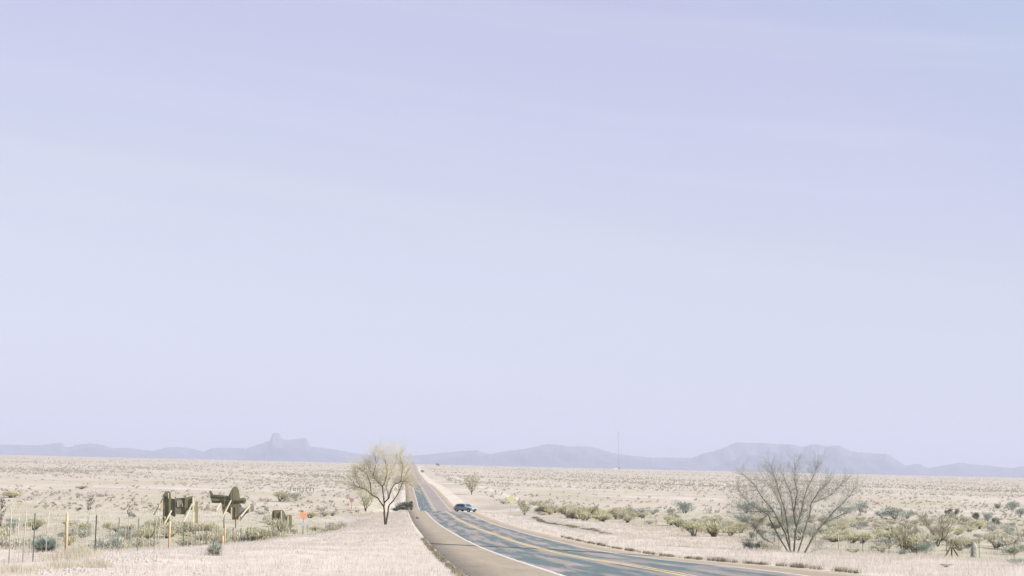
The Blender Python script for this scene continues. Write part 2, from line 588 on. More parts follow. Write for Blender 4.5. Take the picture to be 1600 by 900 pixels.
# ------------------------------------------------------------------ road
def road_material():
    m = bpy.data.materials.new('asphalt')
    m.use_nodes = True
    t = m.node_tree
    b = t.nodes['Principled BSDF']
    b.inputs['Roughness'].default_value = .85
    b.inputs['Specular IOR Level'].default_value = .15
    uv = t.nodes.new('ShaderNodeUVMap'); uv.uv_map = 'along'
    s = t.nodes.new('ShaderNodeSeparateXYZ')
    t.links.new(uv.outputs[0], s.inputs[0])
    u, v = s.outputs[0], s.outputs[1]

    def math_(op, a, bb=None, c=None):
        n = t.nodes.new('ShaderNodeMath'); n.operation = op
        for i, q in enumerate((a, bb, c)):
            if q is None: continue
            if isinstance(q, (int, float)): n.inputs[i].default_value = q
            else: t.links.new(q, n.inputs[i])
        return n.outputs[0]

    def rng(x, lo, hi, a=0., bb=1.):
        r = t.nodes.new('ShaderNodeMapRange')
        for nme, q in (('From Min', lo), ('From Max', hi), ('To Min', a), ('To Max', bb)):
            r.inputs[nme].default_value = q
        t.links.new(x, r.inputs['Value']); return r.outputs[0]

    def noise(scale, su, sv, detail=4, rough=.5, seed=0):
        q = t.nodes.new('ShaderNodeMapping')
        q.inputs['Scale'].default_value = (su, sv, 1)
        q.inputs['Location'].default_value = (seed, seed * .7, 0)
        t.links.new(uv.outputs[0], q.inputs[0])
        n = t.nodes.new('ShaderNodeTexNoise')
        n.inputs['Scale'].default_value = scale
        n.inputs['Detail'].default_value = detail
        n.inputs['Roughness'].default_value = rough
        t.links.new(q.outputs[0], n.inputs['Vector']); return n.outputs['Fac']

    def mix(f, a, c):
        x = t.nodes.new('ShaderNodeMix'); x.data_type = 'RGBA'
        if isinstance(f, float): x.inputs[0].default_value = f
        else: t.links.new(f, x.inputs[0])
        for sk, q in ((6, a), (7, c)):
            if isinstance(q, tuple): x.inputs[sk].default_value = (*q, 1)
            else: t.links.new(q, x.inputs[sk])
        return x.outputs[2]

    def band(x, c, hw):
        d = math_('ABSOLUTE', math_('SUBTRACT', x, c))
        return math_('LESS_THAN', d, hw)

    # old mauve-brown asphalt with blue-green bleeding binder in long worn patches
    base = mix(rng(noise(.5, 1, .25, 4, .5, 3), .35, .65), (.205, .18, .178), (.225, .195, .165))
    # wheel paths
    wp = math_('ADD', math_('ADD', rng(math_('ABSOLUTE', math_('SUBTRACT', u, -2.7)), 0, .8, 1, 0),
                            rng(math_('ABSOLUTE', math_('SUBTRACT', u, -1.05)), 0, .7, 1, 0)),
               math_('ADD', rng(math_('ABSOLUTE', math_('SUBTRACT', u, 1.0)), 0, .7, 1, 0),
                     rng(math_('ABSOLUTE', math_('SUBTRACT', u, 2.7)), 0, .8, 1, 0)))
    n1 = noise(1.0, 1.05, .07, 6, .62, 11)
    wpw = math_('MULTIPLY', wp, .11)
    # far stretch: only the left lane keeps its dark tracks
    farm = rng(v, 265, 300)
    right = rng(u, -1.0, .6)
    pen = math_('MULTIPLY', math_('MULTIPLY', farm, right), .35)
    gone = rng(v, 690, 760, 0, .5)
    near = rng(v, 150, 60, 0, .03)
    k = math_('SUBTRACT', math_('SUBTRACT', math_('ADD', math_('ADD', n1, wpw), near), pen), gone)
    lf = math_('MULTIPLY', math_('MULTIPLY', farm, rng(u, -.2, -1.2)), .10)
    k = math_('ADD', k, lf)
    teal = rng(k, .505, .615)
    tc2 = mix(rng(noise(3, 1, .3, 4, .6, 5), .35, .65), (.062, .100, .098), (.095, .125, .132))
    lane = mix(math_('MULTIPLY', teal, .92), base, tc2)
    pinks = rng(noise(1.3, .8, .09, 3, .5, 31), .56, .66)
    lane = mix(math_('MULTIPLY', pinks, math_('SUBTRACT', 1, teal)), lane, (.285, .225, .21))
    sh = mix(rng(noise(.6, 1, .3, 5, .6, 21), .35, .65), (.245, .202, .148), (.282, .236, .178))
    inl = band(u, 0, 3.72)
    c = mix(inl, sh, lane)
    speck = rng(noise(9, 1, .5, 3, .7, 2), .35, .7, .9, 1.1)
    # slanted pole shadow painted dark into the asphalt, then two faint cross bands
    cross_band = lambda v0, kk, w: math_('LESS_THAN', math_('ABSOLUTE', math_('SUBTRACT', math_('ADD', v, math_('MULTIPLY', u, kk)), v0)), w)
    c = mix(math_('MULTIPLY', cross_band(96.5, 1.87, 1.35), .92), c, (.022, .03, .027))
    c = mix(math_('MULTIPLY', cross_band(182, .3, .5), .4), c, (.30, .27, .24))
    c = mix(math_('MULTIPLY', cross_band(465, .3, 3), .5), c, (.13, .115, .10))
    # cracks
    vo = t.nodes.new('ShaderNodeTexVoronoi'); vo.feature = 'DISTANCE_TO_EDGE'
    q = t.nodes.new('ShaderNodeMapping'); q.inputs['Scale'].default_value = (.32, .11, 1)
    qn = t.nodes.new('ShaderNodeVectorMath'); qn.operation = 'ADD'
    nn = t.nodes.new('ShaderNodeTexNoise'); nn.inputs['Scale'].default_value = .7
    t.links.new(uv.outputs[0], nn.inputs['Vector'])
    ns = t.nodes.new('ShaderNodeVectorMath'); ns.operation = 'SCALE'; ns.inputs['Scale'].default_value = 2.5
    t.links.new(nn.outputs['Color'], ns.inputs[0])
    t.links.new(uv.outputs[0], qn.inputs[0]); t.links.new(ns.outputs[0], qn.inputs[1])
    t.links.new(qn.outputs[0], q.inputs[0]); t.links.new(q.outputs[0], vo.inputs['Vector'])
    vo.inputs['Scale'].default_value = 1
    c = mix(math_('MULTIPLY', math_('LESS_THAN', vo.outputs['Distance'], .012), .45), c, (.10, .095, .085))
    # paint
    wear = rng(noise(6, 1, .25, 4, .7, 8), .30, .52, .35, 1)
    c = mix(math_('MULTIPLY', math_('MAXIMUM', band(u, -3.65, .085), band(u, 3.65, .075)), wear), c, (.46, .43, .41))
    yel = math_('MAXIMUM', band(u, -.14, .055), band(u, .14, .055))
    yc = mix(rng(v, 230, 300), (.58, .42, .16), (.42, .36, .25))
    c = mix(math_('MULTIPLY', yel, wear), c, yc)
    mm = t.nodes.new('ShaderNodeVectorMath'); mm.operation = 'SCALE'
    t.links.new(c, mm.inputs[0]); t.links.new(speck, mm.inputs['Scale'])
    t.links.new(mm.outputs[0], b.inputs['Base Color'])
    return m


def ribbon(name, offsets, y0, y1, zf, m, dstep=1.2):
    yy = [y0]
    while yy[-1] < y1:
        yy.append(yy[-1] + max(dstep, yy[-1] * .009))
    yy = np.array(yy)
    o = np.array(offsets)
    Yg, Og = np.meshgrid(yy, o, indexing='ij')
    # ragged outer edge
    rag = .10 * np.sin(Yg * 1.7) + .08 * np.sin(Yg * 4.1 + 1)
    Og2 = Og + np.where(np.abs(Og) > 5.3, rag, 0)
    Xg = Og2 + XC(Yg)
    Zg = zf(Yg, Og)
    v = np.stack([Xg, Yg, Zg], -1).reshape(-1, 3)
    i = np.arange(v.shape[0]).reshape(Yg.shape)
    f = np.stack([i[:-1, :-1], i[:-1, 1:], i[1:, 1:], i[1:, :-1]], -1).reshape(-1, 4)
    me = fastmesh(name, v, f, [m])
    uvl = me.uv_layers.new(name='along')
    li = np.empty(len(me.loops), np.int32); me.loops.foreach_get('vertex_index', li)
    uvs = np.stack([Og.ravel()[li], Yg.ravel()[li]], -1)
    uvl.data.foreach_set('uv', uvs.astype(np.float32).ravel())
    me.polygons.foreach_set('use_smooth', [True] * len(me.polygons))
    return link(name, me)


def zroad(Y, O_):
    crown = -.02 * np.abs(O_) + .03
    edge = np.where((O_ < -HL + .01) | (O_ > HR - .01), -.16, 0)
    return ZR(Y) + crown * .6 + edge + .02 + bank(Y, O_)


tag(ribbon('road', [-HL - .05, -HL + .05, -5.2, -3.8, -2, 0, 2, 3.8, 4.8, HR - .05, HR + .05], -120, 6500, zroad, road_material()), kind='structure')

# ------------------------------------------------------------------ mountains
RIDGE = [(-500, 700), (-400, 690), (-300, 697), (-200, 692), (-100, 699), (0, 695), (30, 695), (60, 696), (85, 693), (95, 692), (105, 699), (120, 695), (140, 693), (160, 695),
         (175, 700), (200, 700), (225, 703), (240, 704), (260, 699), (280, 698.5), (300, 701), (320, 705), (330, 700), (350, 699.5),
         (385, 700), (395, 697), (410, 692), (422, 688), (425, 680), (429, 677.5), (436, 678.5), (439, 684), (446, 687),
         (460, 686.5), (479, 685.5), (481, 691), (485, 697), (500, 699), (530, 704), (550, 708), (580, 711), (600, 710), (640, 712),
         (660, 711), (700, 707), (720, 705), (745, 704), (755, 707), (765, 709), (790, 705), (820, 701), (840, 697), (855, 694),
         (870, 694.5), (890, 697), (920, 697.5), (935, 701), (960, 708), (1000, 713), (1020, 715), (1080, 715), (1090, 712),
         (1100, 708), (1115, 705), (1130, 700), (1150, 692), (1175, 692), (1200, 693), (1215, 695), (1220, 694), (1235, 695),
         (1255, 698), (1275, 694.5), (1290, 698), (1310, 697), (1330, 705), (1350, 708), (1385, 710), (1400, 718), (1415, 727),
         (1425, 726), (1435, 725), (1450, 731), (1475, 727), (1500, 723), (1515, 725), (1550, 728), (1580, 731), (1600, 728),
         (1650, 722), (1700, 728), (1800, 724), (1900, 736), (2000, 730), (2100, 740)]


def mountains(name, pts, Dist, depth, base_z=-18.0):
    pts = np.array(pts, float)
    xs_ = np.linspace(pts[0, 0], pts[-1, 0], int((pts[-1, 0] - pts[0, 0]) / 2.2))
    yy = np.interp(xs_, pts[:, 0], pts[:, 1])
    ker = np.ones(25) / 25
    sm_ = np.convolve(np.pad(yy, 12, mode='edge'), ker, 'valid')
    yy = yy + .22 * (yy - sm_)
    yy = yy + .35 * np.sin(xs_ * .9) * np.sin(xs_ * .23) + .3 * np.sin(xs_ * 2.3)
    X = np.empty_like(xs_); H = np.empty_like(xs_)
    for i, (a, b_) in enumerate(zip(xs_, yy)):
        d = ray(a, b_)
        X[i] = d.x * Dist; H[i] = max(d.z * Dist - base_z, 5)
    ts = np.linspace(-1, 1, 41)
    T, Xg = np.meshgrid(ts, X, indexing='ij')
    Hg = np.broadcast_to(H, T.shape)
    at_ = np.abs(T)
    prof = (1 - at_) ** 1.25
    gull = 1 + .26 * np.sin(Xg * .0062 + 2.2 * np.sin(T * 3 + Xg * .0011)) * np.sin(at_ * math.pi) + .14 * np.sin(Xg * .017 + T * 6) * np.sin(at_ * math.pi)
    Z = base_z - 4 + (Hg + 4) * prof * gull
    Yg = Dist + T * depth + 350 * np.sin(Xg * .0009) * (1 - at_)
    v = np.stack([Xg * (Yg / Dist), Yg, Z], -1).reshape(-1, 3)
    i = np.arange(v.shape[0]).reshape(T.shape)
    f = np.stack([i[:-1, :-1], i[:-1, 1:], i[1:, 1:], i[1:, :-1]], -1).reshape(-1, 4)
    me = fastmesh(name, v, f, [M['rock']])
    me.polygons.foreach_set('use_smooth', [True] * len(me.polygons))
    return tag(link(name, me), kind='structure')


R_ = dict(RIDGE)
mountains('hills', RIDGE, 25000, 3200)
# lower, nearer swells in front of the skyline
mountains('hills', [(100, 712), (118, 703), (140, 698.5), (165, 702), (200, 708), (240, 713), (300, 716)], 21500, 1500)
mountains('hills', [(370, 719), (395, 712), (430, 700), (470, 701), (500, 707), (545, 716), (600, 723)], 21500, 1800)
mountains('hills', [(640, 724), (700, 716), (760, 712), (820, 708), (880, 706), (940, 712), (1000, 719), (1060, 727), (1100, 733)], 21500, 1800)
mountains('hills', [(1110, 733), (1160, 714), (1220, 707), (1290, 712), (1345, 716), (1385, 722), (1420, 736), (1450, 741)], 21500, 1800)

# ------------------------------------------------------------------ haze
hz = MB()
hz.box((0, 14000, 330), (36000, 30400, 714))
hzo = hz.build('haze', [])
hzo.data.materials.clear()
hm = bpy.data.materials.new('haze')
hm.use_nodes = True
t = hm.node_tree
for n in list(t.nodes): t.nodes.remove(n)
ho = t.nodes.new('ShaderNodeOutputMaterial')
hv = t.nodes.new('ShaderNodeVolumePrincipled')
hv.inputs['Density'].default_value = 6.3e-5
hv.inputs['Color'].default_value = (.685, .71, .845, 1)
hv.inputs['Anisotropy'].default_value = 0
t.links.new(hv.outputs[0], ho.inputs['Volume'])
hzo.data.materials.append(hm)
tag(hzo, kind='stuff')
hzo.display_type = 'WIRE'


# ------------------------------------------------------------------ trees from limbs
def rnd(a, b): return random.uniform(a, b)


def twig(mb, p, d, length, r, depth, spread=.6, up=.15, kids=3, sides=3, wander=.22):
    n = 4 if depth > 0 else 3
    pts, rads = [Vector(p)], [r]
    d = Vector(d).normalized()
    for i in range(n):
        d = (d + Vector((rnd(-1, 1), rnd(-1, 1), rnd(-1, 1))) * wander + Vector((0, 0, up * .5))).normalized()
        pts.append(pts[-1] + d * length / n)
        rads.append(r * (1 - .75 * (i + 1) / n))
    mb.tube(pts, rads, sides, cap=False)
    if depth > 0:
        for k in range(kids):
            j = random.randint(1, n)
            dd = (pts[j] - pts[j - 1]).normalized()
            nd = (dd + Vector((rnd(-1, 1), rnd(-1, 1), rnd(-.7, 1))) * spread + Vector((0, 0, up))).normalized()
            twig(mb, pts[j], nd, length * rnd(.5, .8), r * .62, depth - 1, spread, up, kids, sides, wander)


def limb_tree(name, base, limbs, Y, r0_, label, cat, trunk_m, crown_m, density, twl, depth=2, kids=3, up=.15, sil=1.0, rtw=.02, group=None, depthscale=1.0, rs=1.0, f0=.3):
    """limbs: pixel polylines turned into a tree of real depth around its base"""
    b = Vector(base)
    root = empty(name, b, label, cat, group)
    tr, cr = MB(), [MB(), MB()]
    ends = {}
    for li, (poly, ra, rb) in enumerate(limbs):
        key = poly[0]
        y_ = ends.get(key, 0.0)
        tilt = rnd(-.55, .55) * depthscale
        pts = []
        for i, (x, y) in enumerate(poly):
            if i: y_ += tilt * math.hypot(x - poly[i - 1][0], y - poly[i - 1][1]) / F * Y
            ends.setdefault((x, y), y_)
            q = pos(x, y, Y) - b
            q.y = y_
            if i == 0 and q.z < .4: q.z = -.12
            pts.append(q)
        # smooth and jitter
        fine, rads = [], []
        for i in range(len(pts) - 1):
            for k in range(3):
                t_ = k / 3
                fine.append(pts[i].lerp(pts[i + 1], t_) + Vector((rnd(-1, 1), rnd(-1, 1), rnd(-.4, .4))) * (.028 * twl if (i or k) else 0))
        fine.append(pts[-1])
        n = len(fine)
        rads = [rs * (ra + (rb - ra) * i / (n - 1)) for i in range(n)]
        tr.tube(fine, rads, 6)
        for i in range(n):
            f_ = i / (n - 1)
            if li < 3 and f0 > .3 or fine[i].z < .15 * max(p.z for p in pts) and f_ < .3: continue
            for k in range(density if f_ > f0 else density // 4):
                dd = (fine[min(i + 1, n - 1)] - fine[max(i - 1, 0)]).normalized()
                nd = dd * .7 + Vector((rnd(-1, 1), rnd(-1, 1), rnd(-.6, 1.0))) * .9
                mbi = cr[random.random() < .35]
                twig(mbi, fine[i], nd, twl * rnd(.5, 1.1), rtw, depth, up=up, kids=kids)
    tr.build('trunk', trunk_m, root, smooth=True)
    cr[0].build('crown', crown_m[0], root)
    cr[1].build('twigs', crown_m[1], root)
    return root


# roadside tree left of the shoulder
YT = 190
bt = atd(602, YT)
ty = pos(602, 815, YT)
LIMB_A = [
    ([(602, 817), (601, 802), (600, 791)], .17, .13), ([(603, 817), (606, 802), (608, 790)], .15, .12),
    ([(600, 791), (601, 785)], .13, .11),
    ([(600, 791), (590, 778), (580, 773), (572, 765), (562, 762), (548, 758)], .11, .03),
    ([(580, 773), (579, 755), (574, 742), (566, 733)], .08, .03),
    ([(601, 785), (599, 770), (598, 760), (592, 754), (584, 744), (576, 728)], .11, .03),
    ([(598, 760), (602, 755), (606, 740), (604, 725), (601, 710)], .09, .03),
    ([(601, 785), (608, 778), (612, 765), (618, 757), (628, 752), (637, 752), (645, 758)], .11, .03),
    ([(628, 752), (629, 743), (632, 730), (628, 714)], .09, .03),
    ([(608, 790), (615, 782), (622, 773), (627, 762), (634, 746), (642, 730)], .10, .03),
    ([(608, 778), (606, 768), (603, 760), (609, 742), (617, 722), (619, 706)], .08, .025),
    ([(584, 744), (589, 724), (588, 709)], .05, .02),
    ([(562, 762), (556, 748), (555, 738)], .04, .02)]
limb_tree('tree', Vector((ty.x, YT, gz(ty.x, YT))), LIMB_A, YT, .2,
          'bare spreading roadside tree with cream twigs left of the shoulder', 'tree',
          M['bark'], (M['twig_cream'], M['twig_pink']), 9, 1.4, 2, 3, .10, rtw=.0155, rs=.80, f0=.4)

YB = 112
low = lambda L_: [([(x, y + max(0, 760 - y) * .22) for x, y in P_], a_, b2) for P_, a_, b2 in L_]
LIMB_B = [
    ([(1236, 863), (1232, 835), (1228, 800), (1218, 768), (1212, 745), (1208, 728)], .10, .02),
    ([(1238, 863), (1229, 835), (1214, 800), (1198, 780), (1185, 755), (1168, 735)], .09, .02),
    ([(1240, 863), (1246, 825), (1243, 800), (1251, 770), (1247, 750), (1250, 716)], .10, .015),
    ([(1245, 863), (1257, 830), (1263, 808), (1267, 785), (1280, 765), (1293, 752)], .08, .02),
    ([(1255, 863), (1272, 838), (1287, 820), (1310, 808), (1332, 799)], .10, .03),
    ([(1287, 820), (1305, 800), (1325, 782), (1340, 764)], .06, .015),
    ([(1234, 863), (1215, 830), (1205, 805), (1180, 790), (1163, 768)], .08, .02),
    ([(1228, 863), (1210, 850), (1195, 842), (1180, 820), (1163, 812)], .06, .02),
    ([(1258, 863), (1275, 860), (1292, 857)], .04, .015),
    ([(1243, 800), (1238, 770), (1225, 738)], .05, .015),
    ([(1246, 825), (1255, 800), (1262, 770), (1275, 740), (1280, 722)], .06, .015),
    ([(1267, 785), (1285, 780), (1300, 772), (1318, 752)], .04, .015),
    ([(1205, 805), (1192, 815), (1175, 845)], .05, .02),
    ([(1214, 800), (1195, 800), (1172, 800), (1155, 790)], .05, .02),
    ([(1232, 835), (1222, 815), (1220, 790), (1205, 765), (1190, 742)], .05, .015)]
tb = pos(1243, 862, YB)
limb_tree('tree', Vector((tb.x, YB, gz(tb.x, YB))), low(LIMB_B), YB, .1,
          'large bare grey tree fanning out from one base right of the road', 'tree',
          M['bark_grey'], (M['twig_grey'], M['twig_grey']), 9, 1.05, 2, 3, .06, rtw=.0085, rs=.74, f0=.08)


def small_tree(px, py, hpx, wpx, label, crown_m, Y=None, stems=3, trunk_m=None, group=None, leafy=True):
    p = at(px, py) if Y is None else atd(px, Y)
    s = p.y / F
    h, w = hpx * s, wpx * s
    root = empty('tree', p, label, 'tree', group)
    tr, cr = MB(), MB()
    for k in range(stems):
        a = 2 * math.pi * (k + rnd(-.3, .3)) / stems
        pts = [Vector((0, 0, -.1))]
        n = 6
        for i in range(n):
            t_ = (i + 1) / n
            pts.append(Vector((math.cos(a) * w * .42 * t_ ** 1.2 + rnd(-.04, .04) * w, math.sin(a) * w * .42 * t_ ** 1.2 + rnd(-.04, .04) * w, h * .8 * t_)))
        tr.tube(pts, [.018 * h * (1 - .8 * i / n) for i in range(n + 1)], 5)
        for i in range(2, n + 1):
            for j in range(7):
                nd = Vector((rnd(-1, 1), rnd(-1, 1), rnd(-.2, 1)))
                twig(cr, pts[i], nd, h * rnd(.12, .26), .006 * h, 2 if leafy else 1, kids=3)
    tr.build('trunk', trunk_m or M['bark'], root, smooth=True)
    cr.build('crown', crown_m, root)
    return root


small_tree(737, 773, 30, 27, 'small feathery green tree beyond the road crest near the car', M['yolive'], stems=4)
small_tree(1412, 868, 46, 46, 'low dark-limbed mesquite behind the right fence beside two round yuccas', M['olive'], Y=136, stems=4)
small_tree(1465, 850, 52, 75, 'spreading green mesquite behind the three-legged fence brace', M['olive'], Y=165, stems=5)
small_tree(572, 792, 36, 40, 'pale leafless mesquite left of the roadside tree beside the red sign', M['twig_cream'], Y=330, stems=5)
small_tree(820, 796, 24, 26, 'feathery olive mesquite just right of the yellow diamond sign', M['yolive'], Y=318, stems=4)


# ------------------------------------------------------------------ shrubs
def shrub_parts(w, h, n_leaf, n_stem, seed, leaf=.10, spiky=.5, clump=7):
    st_ = random.getstate(); random.seed(seed)
    fo, sm = MB(), MB()
    cl = [(rnd(-.32, .32) * w, rnd(-.32, .32) * w, rnd(.25, .75) * h, rnd(.18, .34)) for _ in range(clump)]
    for k in range(n_stem):
        c = random.choice(cl)
        e = Vector((c[0] * rnd(.8, 1.5), c[1] * rnd(.8, 1.5), min(c[2] * rnd(1, 1.5), h)))
        m_ = e * .5 + Vector((rnd(-1, 1), rnd(-1, 1), 0)) * .06 * w
        sm.tube([(rnd(-.06, .06) * w, rnd(-.06, .06) * w, -.06), tuple(m_), tuple(e)], [.016 * h + .004, .010 * h + .003, .003], 3, cap=False)
    for k in range(n_leaf):
        c = random.choice(cl)
        a, u_ = rnd(0, 2 * math.pi), rnd(-1, 1)
        rr = c[3] * (random.random() ** .45)
        s_ = math.sqrt(1 - u_ * u_)
        p = Vector((c[0] + math.cos(a) * s_ * rr * w, c[1] + math.sin(a) * s_ * rr * w, c[2] + u_ * rr * h))
        if p.z < .02: p.z = rnd(.02, .15) * h
        d = (Vector((p.x / w, p.y / w, (p.z - .1 * h) / h + .35)) + Vector((rnd(-1, 1), rnd(-1, 1), rnd(-.6, 1))) * spiky).normalized()
        fo.blade(p, d, leaf * rnd(.7, 1.6), leaf * rnd(.25, .45), rnd(0, .2), segs=1)
    random.setstate(st_)
    return fo, sm


SHR = {}


def shrub_proto(kind, i):
    key = (kind, i)
    if key not in SHR:
        cfg = {'olive': (1.0, .72, 900, 26, .10, .8, 8, 'olive'), 'yolive': (1.0, .62, 900, 26, .10, .9, 8, 'yolive'),
               'sage': (1.0, .65, 1000, 12, .085, .5, 9, 'sage'), 'teal': (1.0, .8, 1000, 10, .085, .6, 7, 'teal'),
               'juniper': (1.0, .85, 1100, 8, .09, .5, 6, 'juniper'), 'cream': (1.0, .6, 700, 20, .11, .9, 8, 'cream'),
               'scrub': (1.0, .6, 260, 6, .16, .6, 5, 'scrub')}[kind]
        fo, sm = shrub_parts(cfg[0], cfg[1], cfg[2], cfg[3], hash(kind) % 1000 * 0 + sum(map(ord, kind)) + i * 17, cfg[4], cfg[5], cfg[6])
        SHR[key] = (fo.mesh('foliage', M[cfg[7]]), sm.mesh('stems', M['bark_grey']))
    return SHR[key]


def shrub(px, py, wpx, kind, label, Y=None, hs=1.0, group=None, name='bush', cat='bush', p=None, w=None):
    if p is None:
        p = at(px, py) if Y is None else atd(px, Y)
    if w is None: w = wpx * p.y / F
    f, s = shrub_proto(kind, random.randint(0, 3))
    root = empty(name, p, label, cat, group, rnd(0, 6.28))
    root.scale = (w, w, w * hs)
    for nm, me in (('foliage', f), ('stems', s)):
        o = bpy.data.objects.new(nm, me); COL.objects.link(o); o.parent = root
    return root


# individually placed bushes: pixel of the base, width in pixels, kind, label
for a in [
    (438, 784, 34, 'olive', 'green bush left of its twin on the pale flat beyond the wooden panels', None, .7),
    (462, 783, 30, 'sage', 'grey green bush right of its twin on the pale flat beyond the wooden panels', None, .7),
    (20, 778, 45, 'yolive', 'wide yellow green bush far out at the left edge above the fence posts', None, .4),
    (128, 764, 26, 'yolive', 'small flat yellow bush far out above the tall seed stalks', None, .35),
    (1085, 838, 40, 'yolive', 'yellow green brushy bush leaning left on the right verge', None, .9),
    (1115, 839, 48, 'olive', 'olive brushy bush between the leaning bush and the large bare tree', None, .9),
    (1140, 838, 34, 'yolive', 'yellow green bush touching the left twigs of the large bare tree', None, .8),
    (1174, 842, 16, 'teal', 'small blue green bush at the left foot of the large bare tree', None, .9),
    (1397, 812, 44, 'teal', 'broad blue green thicket right of the large bare tree', None, .6),
    (1378, 810, 26, 'sage', 'pale grey bush at the left end of the blue green thicket', None, .8),
    (1418, 810, 26, 'sage', 'pale grey bush at the right end of the blue green thicket', None, .8),
    (1481, 806, 14, 'juniper', 'dark green bush, left one of a dark pair on the right plain', None, 1),
    (1491, 807, 14, 'juniper', 'dark green bush, right one of a dark pair on the right plain', None, 1),
    (1525, 815, 13, 'juniper', 'slim dark bush standing left of the olive ones on the right plain', None, 1.5),
    (1544, 815, 18, 'teal', 'blue green bush between two dark ones on the right plain', None, 1.1),
    (1557, 824, 14, 'juniper', 'dark upright bush with yellow edge nearest the right frame cluster', None, 1.4),
    (1594, 808, 18, 'teal', 'blue green bush cut off by the right edge of the picture', None, 1.1),
    (1582, 797, 26, 'teal', 'bluish low bush far out near the right edge', None, .7),
    (1558, 795, 12, 'juniper', 'tiny dark bush far out left of the bluish low bush', None, .8),
    (1345, 800, 30, 'teal', 'blue green bush seen through the right twigs of the large bare tree', None, .7),
    (1322, 803, 26, 'sage', 'grey green bush seen through the right limbs of the large bare tree', None, .7),
    (1166, 802, 34, 'teal', 'blue green bush seen behind the left limbs of the large bare tree', None, .7),
    (1070, 802, 40, 'teal', 'blue green bush on the plain above the yellow green brush', None, .6),
    (1050, 805, 24, 'sage', 'small grey green bush left of the blue green one on the plain', None, .7),
    (998, 808, 26, 'teal', 'bluish bush behind the orange topped fence post', None, .7),
    (1020, 804, 22, 'sage', 'pale grey bush right of the bluish one behind the fence', None, .7),
    (1590, 884, 46, 'sage', 'grey scrub at the right edge near the ground in front of the fence', None, .4),
    (1478, 886, 26, 'olive', 'flat dull tuft of scrub in the grass below the fence brace', None, .3),
    (1445, 862, 34, 'teal', 'dense teal bush just left of the three-legged fence brace', 133, .75),
    (1422, 860, 30, 'sage', 'grey bush between the round yuccas and the fence brace', 138, .9),
    (1500, 850, 40, 'olive', 'olive bush right behind the three-legged fence brace', 150, .8),
    (1334, 866, 22, 'olive', 'small dull bush at the right foot of the large bare tree', 125, .6),
    (0, 840, 30, 'sage', 'pale bluish bush cut off by the left edge behind the fence', 90, .6),
    (22, 834, 36, 'yolive', 'olive bush behind the first fence posts at the left edge', 120, .7),
    (25, 812, 32, 'teal', 'low blue green bush far behind the first fence posts', 200, .5),
    (205, 815, 30, 'yolive', 'olive bush behind the darker of the two seed stalks', 190, .6),
    (123, 799, 10, 'juniper', 'tiny dark bush on the flat left of the tall seed stalks', None, .8),
    (206, 810, 12, 'juniper', 'dark little bush at the stalk between tall yucca and panels', None, .9),
    (372, 842, 26, 'juniper', 'dark green bush below the cross shaped wooden panel', 150, .8),
    (245, 858, 20, 'sage', 'pale grey bush low behind the fence left of the brown post', 118, .6),
    (383, 848, 20, 'sage', 'pale blue bush low behind the fence below the cross shaped panel', 126, .7),
    (622, 796, 26, 'juniper', 'low dark leafy shape filling the thin end of the dark wedge by the roadside cabinet', 331, .5),  # dark wedge of unknown make, filled out with two juniper meshes
    (633, 797, 30, 'juniper', 'taller dark leafy shape touching the dark roadside cabinet', 331, .75),
    (660, 739, 6, 'juniper', 'speck of dark bush on the horizon right of the road', None, 1),
    (684, 728.6, 6, 'juniper', 'lone dark bush on the skyline right of the vanishing road', None, 1),
    (1203, 859, 40, 'cream', 'pale brush tangled in the low left limbs of the large bare tree', 110, .8),
    (1178, 846, 34, 'cream', 'pale brush standing at the outer left of the large bare tree', 114, .9),
    (436, 826, 46, 'olive', 'olive bush hiding the foot of the smallest wooden panel', 164, 1.05),
    (420, 828, 40, 'yolive', 'yellow green bush just left of the smallest wooden panel', 160, .9),
    (456, 830, 34, 'yolive', 'yellow green bush in front of the smallest panel toward the orange sign', 160, .6),
    (652, 812, 5, 'juniper', 'low dark weed at the left edge of the paved shoulder', None, 1.2),
]:
    shrub(a[0], a[1], a[2], a[3], a[4], a[5], a[6])


def shrub_band(n, x0, x1, d0, d1, kinds, w0, w1, label, group, hs=(.5, .9), pred=None):
    c = 0
    for _ in range(n * 6):
        if c >= n: break
        Y = rnd(d0, d1)
        px = rnd(x0, x1)
        p = atd(px, Y)
        off = p.x - float(XC(p.y))
        if -float(WL(p.y)) - 4 < off < 17: continue
        if pred and not pred(px, Y, off): continue
        shrub(0, 0, 0, random.choice(kinds), label, p=p, w=rnd(w0, w1), hs=rnd(*hs), group=group)
        c += 1


shrub_band(30, 255, 425, 128, 180, ['olive', 'yolive', 'olive', 'cream'], 2.0, 3.6,
           'tangled olive bush in the brush at the foot of the wooden panels', 'brush under the wooden panels', (.45, .9))
shrub_band(12, 400, 470, 150, 178, ['olive', 'yolive'], 1.4, 2.4,
           'olive bush in the brush around the smallest wooden panel', 'brush around the smallest panel')
shrub_band(46, -10, 262, 105, 215, ['olive', 'yolive', 'cream', 'yolive', 'sage'], 1.2, 3.0,
           'yellow olive bush in the scrub behind the left fence', 'scrub behind the left fence')
shrub_band(20, 400, 545, 195, 320, ['yolive', 'cream', 'olive'], 1.4, 3.0,
           'pale low bush on the flat around the orange and red signs', 'pale bushes near the two signs', (.4, .7))
shrub_band(34, 850, 985, 250, 330, ['yolive', 'olive', 'yolive'], 2.2, 4.2,
           'yellow green bush in the hedge like strip past the right verge', 'strip of yellow green brush right of the road', (.6, 1.0), lambda px, Y, o: o > 20)
shrub_band(34, 970, 1190, 190, 300, ['yolive', 'sage', 'olive', 'cream'], 1.8, 3.4,
           'grey green bush on the plain left of the large bare tree', 'bushes left of the large bare tree', (.5, .8), lambda px, Y, o: o > 30)
